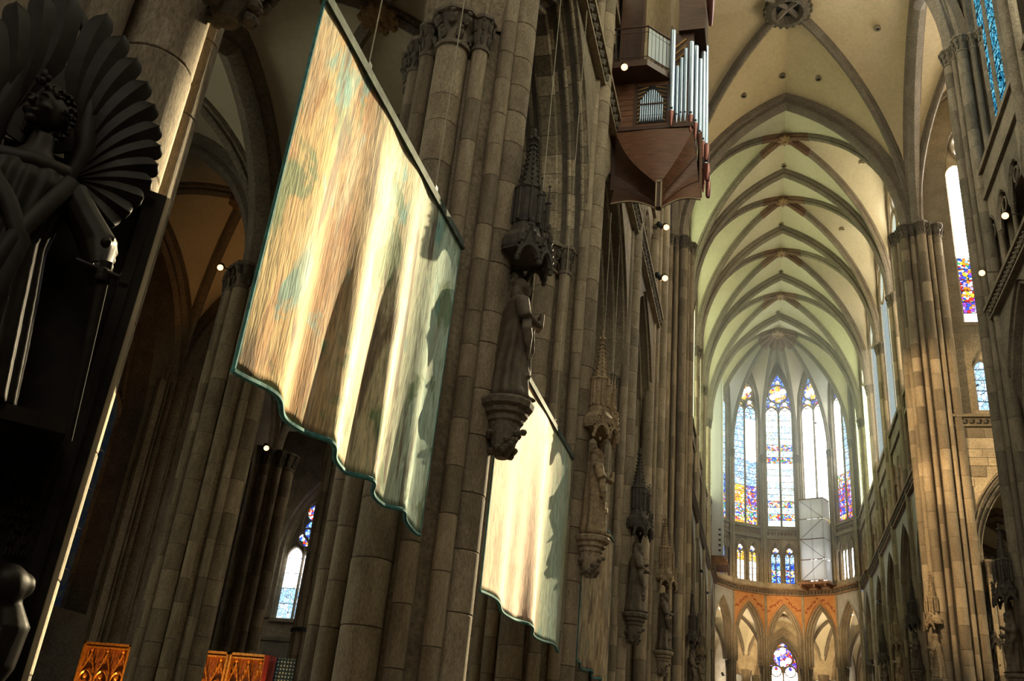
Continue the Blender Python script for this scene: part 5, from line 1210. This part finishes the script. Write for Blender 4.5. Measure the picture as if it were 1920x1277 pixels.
B.ball(hc + fd * .09 + Vector((0, 0, -.068)), (.03, .03, .011), 8, 6); B.ball(hc + fd * .088 + Vector((0, 0, -.08)), (.026, .026, .012), 8, 6); B.ball(hc + fd * .075 + Vector((0, 0, -.112)), (.034, .034, .028), 8, 6)
for q in (1, -1):
    B.ball(hc + fd * .083 + sdv * q * .038 + Vector((0, 0, .043)), (.03, .03, .008), 8, 5); B.ball(hc + fd * .086 + sdv * q * .036 + Vector((0, 0, .017)), (.016, .016, .011), 8, 5); B.ball(hc + fd * .06 + sdv * q * .055 + Vector((0, 0, -.03)), (.03, .03, .03), 8, 6)
# arms with sleeve, hand on the sword grip
sh = Vector((.06, -.34, 4.34)); el = Vector((.27, -.4, 4.06)); ha = Vector((.3, -.52, 3.86))
B.tube([sh, sh.lerp(el, .5), el, el.lerp(ha, .5), ha], [.095, .09, .1, .075, .045], 12)
for k in range(5): B.tube([el + Vector((-.06, .05 * math.sin(k), .06 - .045 * k)), el + Vector((.05, -.08, .03 - .045 * k)), el + Vector((.09, .04, -.0 - .045 * k))], .022, 6)
sh2 = Vector((-.38, -.34, 4.34)); el2 = Vector((-.5, -.42, 4.02)); ha2 = Vector((-.3, -.55, 3.85))
B.tube([sh2, sh2.lerp(el2, .5), el2, ha2], [.09, .088, .095, .045], 12)
B.ball(ha + Vector((.0, -.02, -.04)), (.04, .045, .055), 10, 8)
for k in range(4):
    a0 = ha + Vector((.035, -.03, -.01 - .022 * k)); B.tube([a0, a0 + Vector((.02, -.045, 0)), a0 + Vector((-.02, -.07, 0)), a0 + Vector((-.05, -.055, 0))], [.012, .012, .011, .009], 6)
a0 = ha + Vector((-.03, -.03, .0)); B.tube([a0, a0 + Vector((-.02, -.045, .015)), a0 + Vector((.015, -.07, .02))], [.014, .012, .009], 6)
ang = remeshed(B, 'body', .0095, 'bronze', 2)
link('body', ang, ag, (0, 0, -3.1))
def agp(name, mb, mat='bronze', sm=SM): mb.v = [(p[0], p[1], p[2] - 3.1) for p in mb.v]; return link(name, mb.mesh(name, mat, sm), ag)
hr = MB(); rr = random.Random(5)
for k in range(60):
    a = rr.uniform(0, 2 * PI); zz = rr.uniform(-.13, .14)
    d = Vector((math.cos(a), math.sin(a), 0)) * math.sqrt(max(.15, 1 - (zz / .16) ** 2)) * .115
    if d.dot(fd) > -.015 and zz < .1: continue
    if d.dot(fd) > .06: continue
    p = hc + d + Vector((.015, .02, zz))
    hr.tube([p + Vector((.03 * math.cos(t), .03 * math.sin(t) * .6, .03 * math.sin(t) - .004 * t)) * (1 - .07 * t) - p * (-.07 * t) * 0 for t in [0, 1, 2, 3, 4, 5, 6]], [.012, .016, .018, .018, .016, .014, .008], 6)
agp('curled_hair', hr)
cr_ = MB().ball(hc + fd * .09 + Vector((0, 0, .135)), (.025, .025, .03), 6, 5).ball(hc + fd * .1 + Vector((0, 0, .175)), (.018, .018, .035), 6, 5)
for q in (1, -1): cr_.ball(hc + fd * .09 + sdv * q * .03 + Vector((0, 0, .15)), (.018, .018, .022), 6, 5)
agp('diadem', cr_)
hl = MB()
hl.lathe([(.3, -.01), (.3, .01), (.02, .012), (.02, -.012)], 28).xform(Matrix.Translation((-.2, -.2, 4.9)) @ Matrix.Rotation(PI / 2, 4, 'X'))
agp('halo', hl)
st_ = MB()                                                                              # crossed bands of the stole
for pts in ([(-.4, -.42, 4.36), (-.2, -.5, 4.1), (-.08, -.51, 3.9), (-.12, -.52, 3.5)], [(.05, -.42, 4.38), (-.04, -.49, 4.12), (-.12, -.51, 3.9), (-.2, -.52, 3.5)], [(-.34, -.4, 4.4), (-.16, -.46, 4.4), (.02, -.4, 4.42)]): st_.tube(pts, .045, 8, .3, (0, 1, 0))
agp('stole', st_)
sw = MB().tube([(.32, -.6, 3.9), (.4, -.58, 2.95)], [.03, .018], 8, .35, (0, 1, 0)).tube([(.18, -.58, 3.86), (.42, -.6, 3.83)], .018, 8).box(.4, .45, -.63, -.57, 3.8, 3.86).ball((.29, -.6, 4.0), .03, 8, 6)
agp('sword', sw)
def feather(root_, tip, bend, w0, name='feather'):
    r0, t0 = Vector(root_), Vector(tip); d = (t0 - r0); L_ = d.length; d.normalize(); nr = Vector((0, -1, 0)); s_ = d.cross(nr)
    rows_ = []
    for i in range(15):
        t = (i / 8 * .8 if i <= 8 else .8 + .2 * math.sin((i - 8) / 6 * PI / 2)); c = r0.lerp(t0, t) + s_ * bend * math.sin(PI * t * .8) + nr * (.03 * math.sin(PI * t))
        wd = w0 * (.35 + .65 * min(1, t * 2)) * (math.sqrt(max(0, 1 - ((t - .86) / .14) ** 2)) if t > .86 else 1) + .002
        rows_.append([tuple(c - s_ * wd), tuple(c - s_ * wd * .5 + nr * .014), tuple(c + nr * .03), tuple(c + s_ * wd * .5 + nr * .014), tuple(c + s_ * wd), tuple(c - nr * .012)])
    agp(name, MB().grid(rows_, True, True))
rt_ = (.0, -.12, 4.5)
for i, (tx, tz) in enumerate(((-.02, 5.66), (.1, 5.55), (.2, 5.42), (.29, 5.28), (.36, 5.14), (.41, 5.0), (.44, 4.87), (.45, 4.74), (.44, 4.62), (.42, 4.5), (.38, 4.38), (.33, 4.27))):
    feather((.0 + .02 * i * .5, -.16 - .008 * i, 4.62 - .015 * i), (tx, -.2 - .008 * i, tz), -.1 + .012 * i, .075)
for i, (tx, tz) in enumerate(((-.36, 5.7), (-.48, 5.6), (-.58, 5.45), (-.66, 5.3), (-.72, 5.12), (-.74, 4.95), (-.74, 4.78), (-.7, 4.6))):
    feather((-.38 - .01 * i, -.16 - .008 * i, 4.62 - .015 * i), (tx, -.2 - .008 * i, tz), .1 - .012 * i, .08)
agp('wing_shoulder', MB().tube([(.02, -.2, 4.4), (.06, -.22, 4.7), (.0, -.2, 5.1), (-.1, -.18, 5.45), (-.28, -.16, 5.68)], [.05, .07, .06, .05, .03], 10, .6, (0, 1, 0)).tube([(-.36, -.2, 4.4), (-.42, -.22, 4.7), (-.38, -.2, 5.1), (-.34, -.18, 5.45), (-.3, -.16, 5.68)], [.05, .07, .06, .05, .03], 10, .6, (0, 1, 0)))

# ---- scattering volume added for the glow before the apse windows
mt, N, L = nodes_of('haze'); N.remove(N['Principled BSDF']); vsn = N.new('ShaderNodeVolumeScatter'); vsn.inputs['Density'].default_value = .009; vsn.inputs['Anisotropy'].default_value = .35; vsn.inputs['Color'].default_value = (1, 1, 1, 1)
L.new(vsn.outputs[0], N['Material Output'].inputs['Volume']); M['haze'] = mt
hz = link('haze', MB().box(64.0, 88.6, -6.0, 6.0, 20.5, 42).mesh('haze', 'haze')); tag(hz, 'added thin haze giving the glow before the apse windows', 'haze', None, 'stuff')
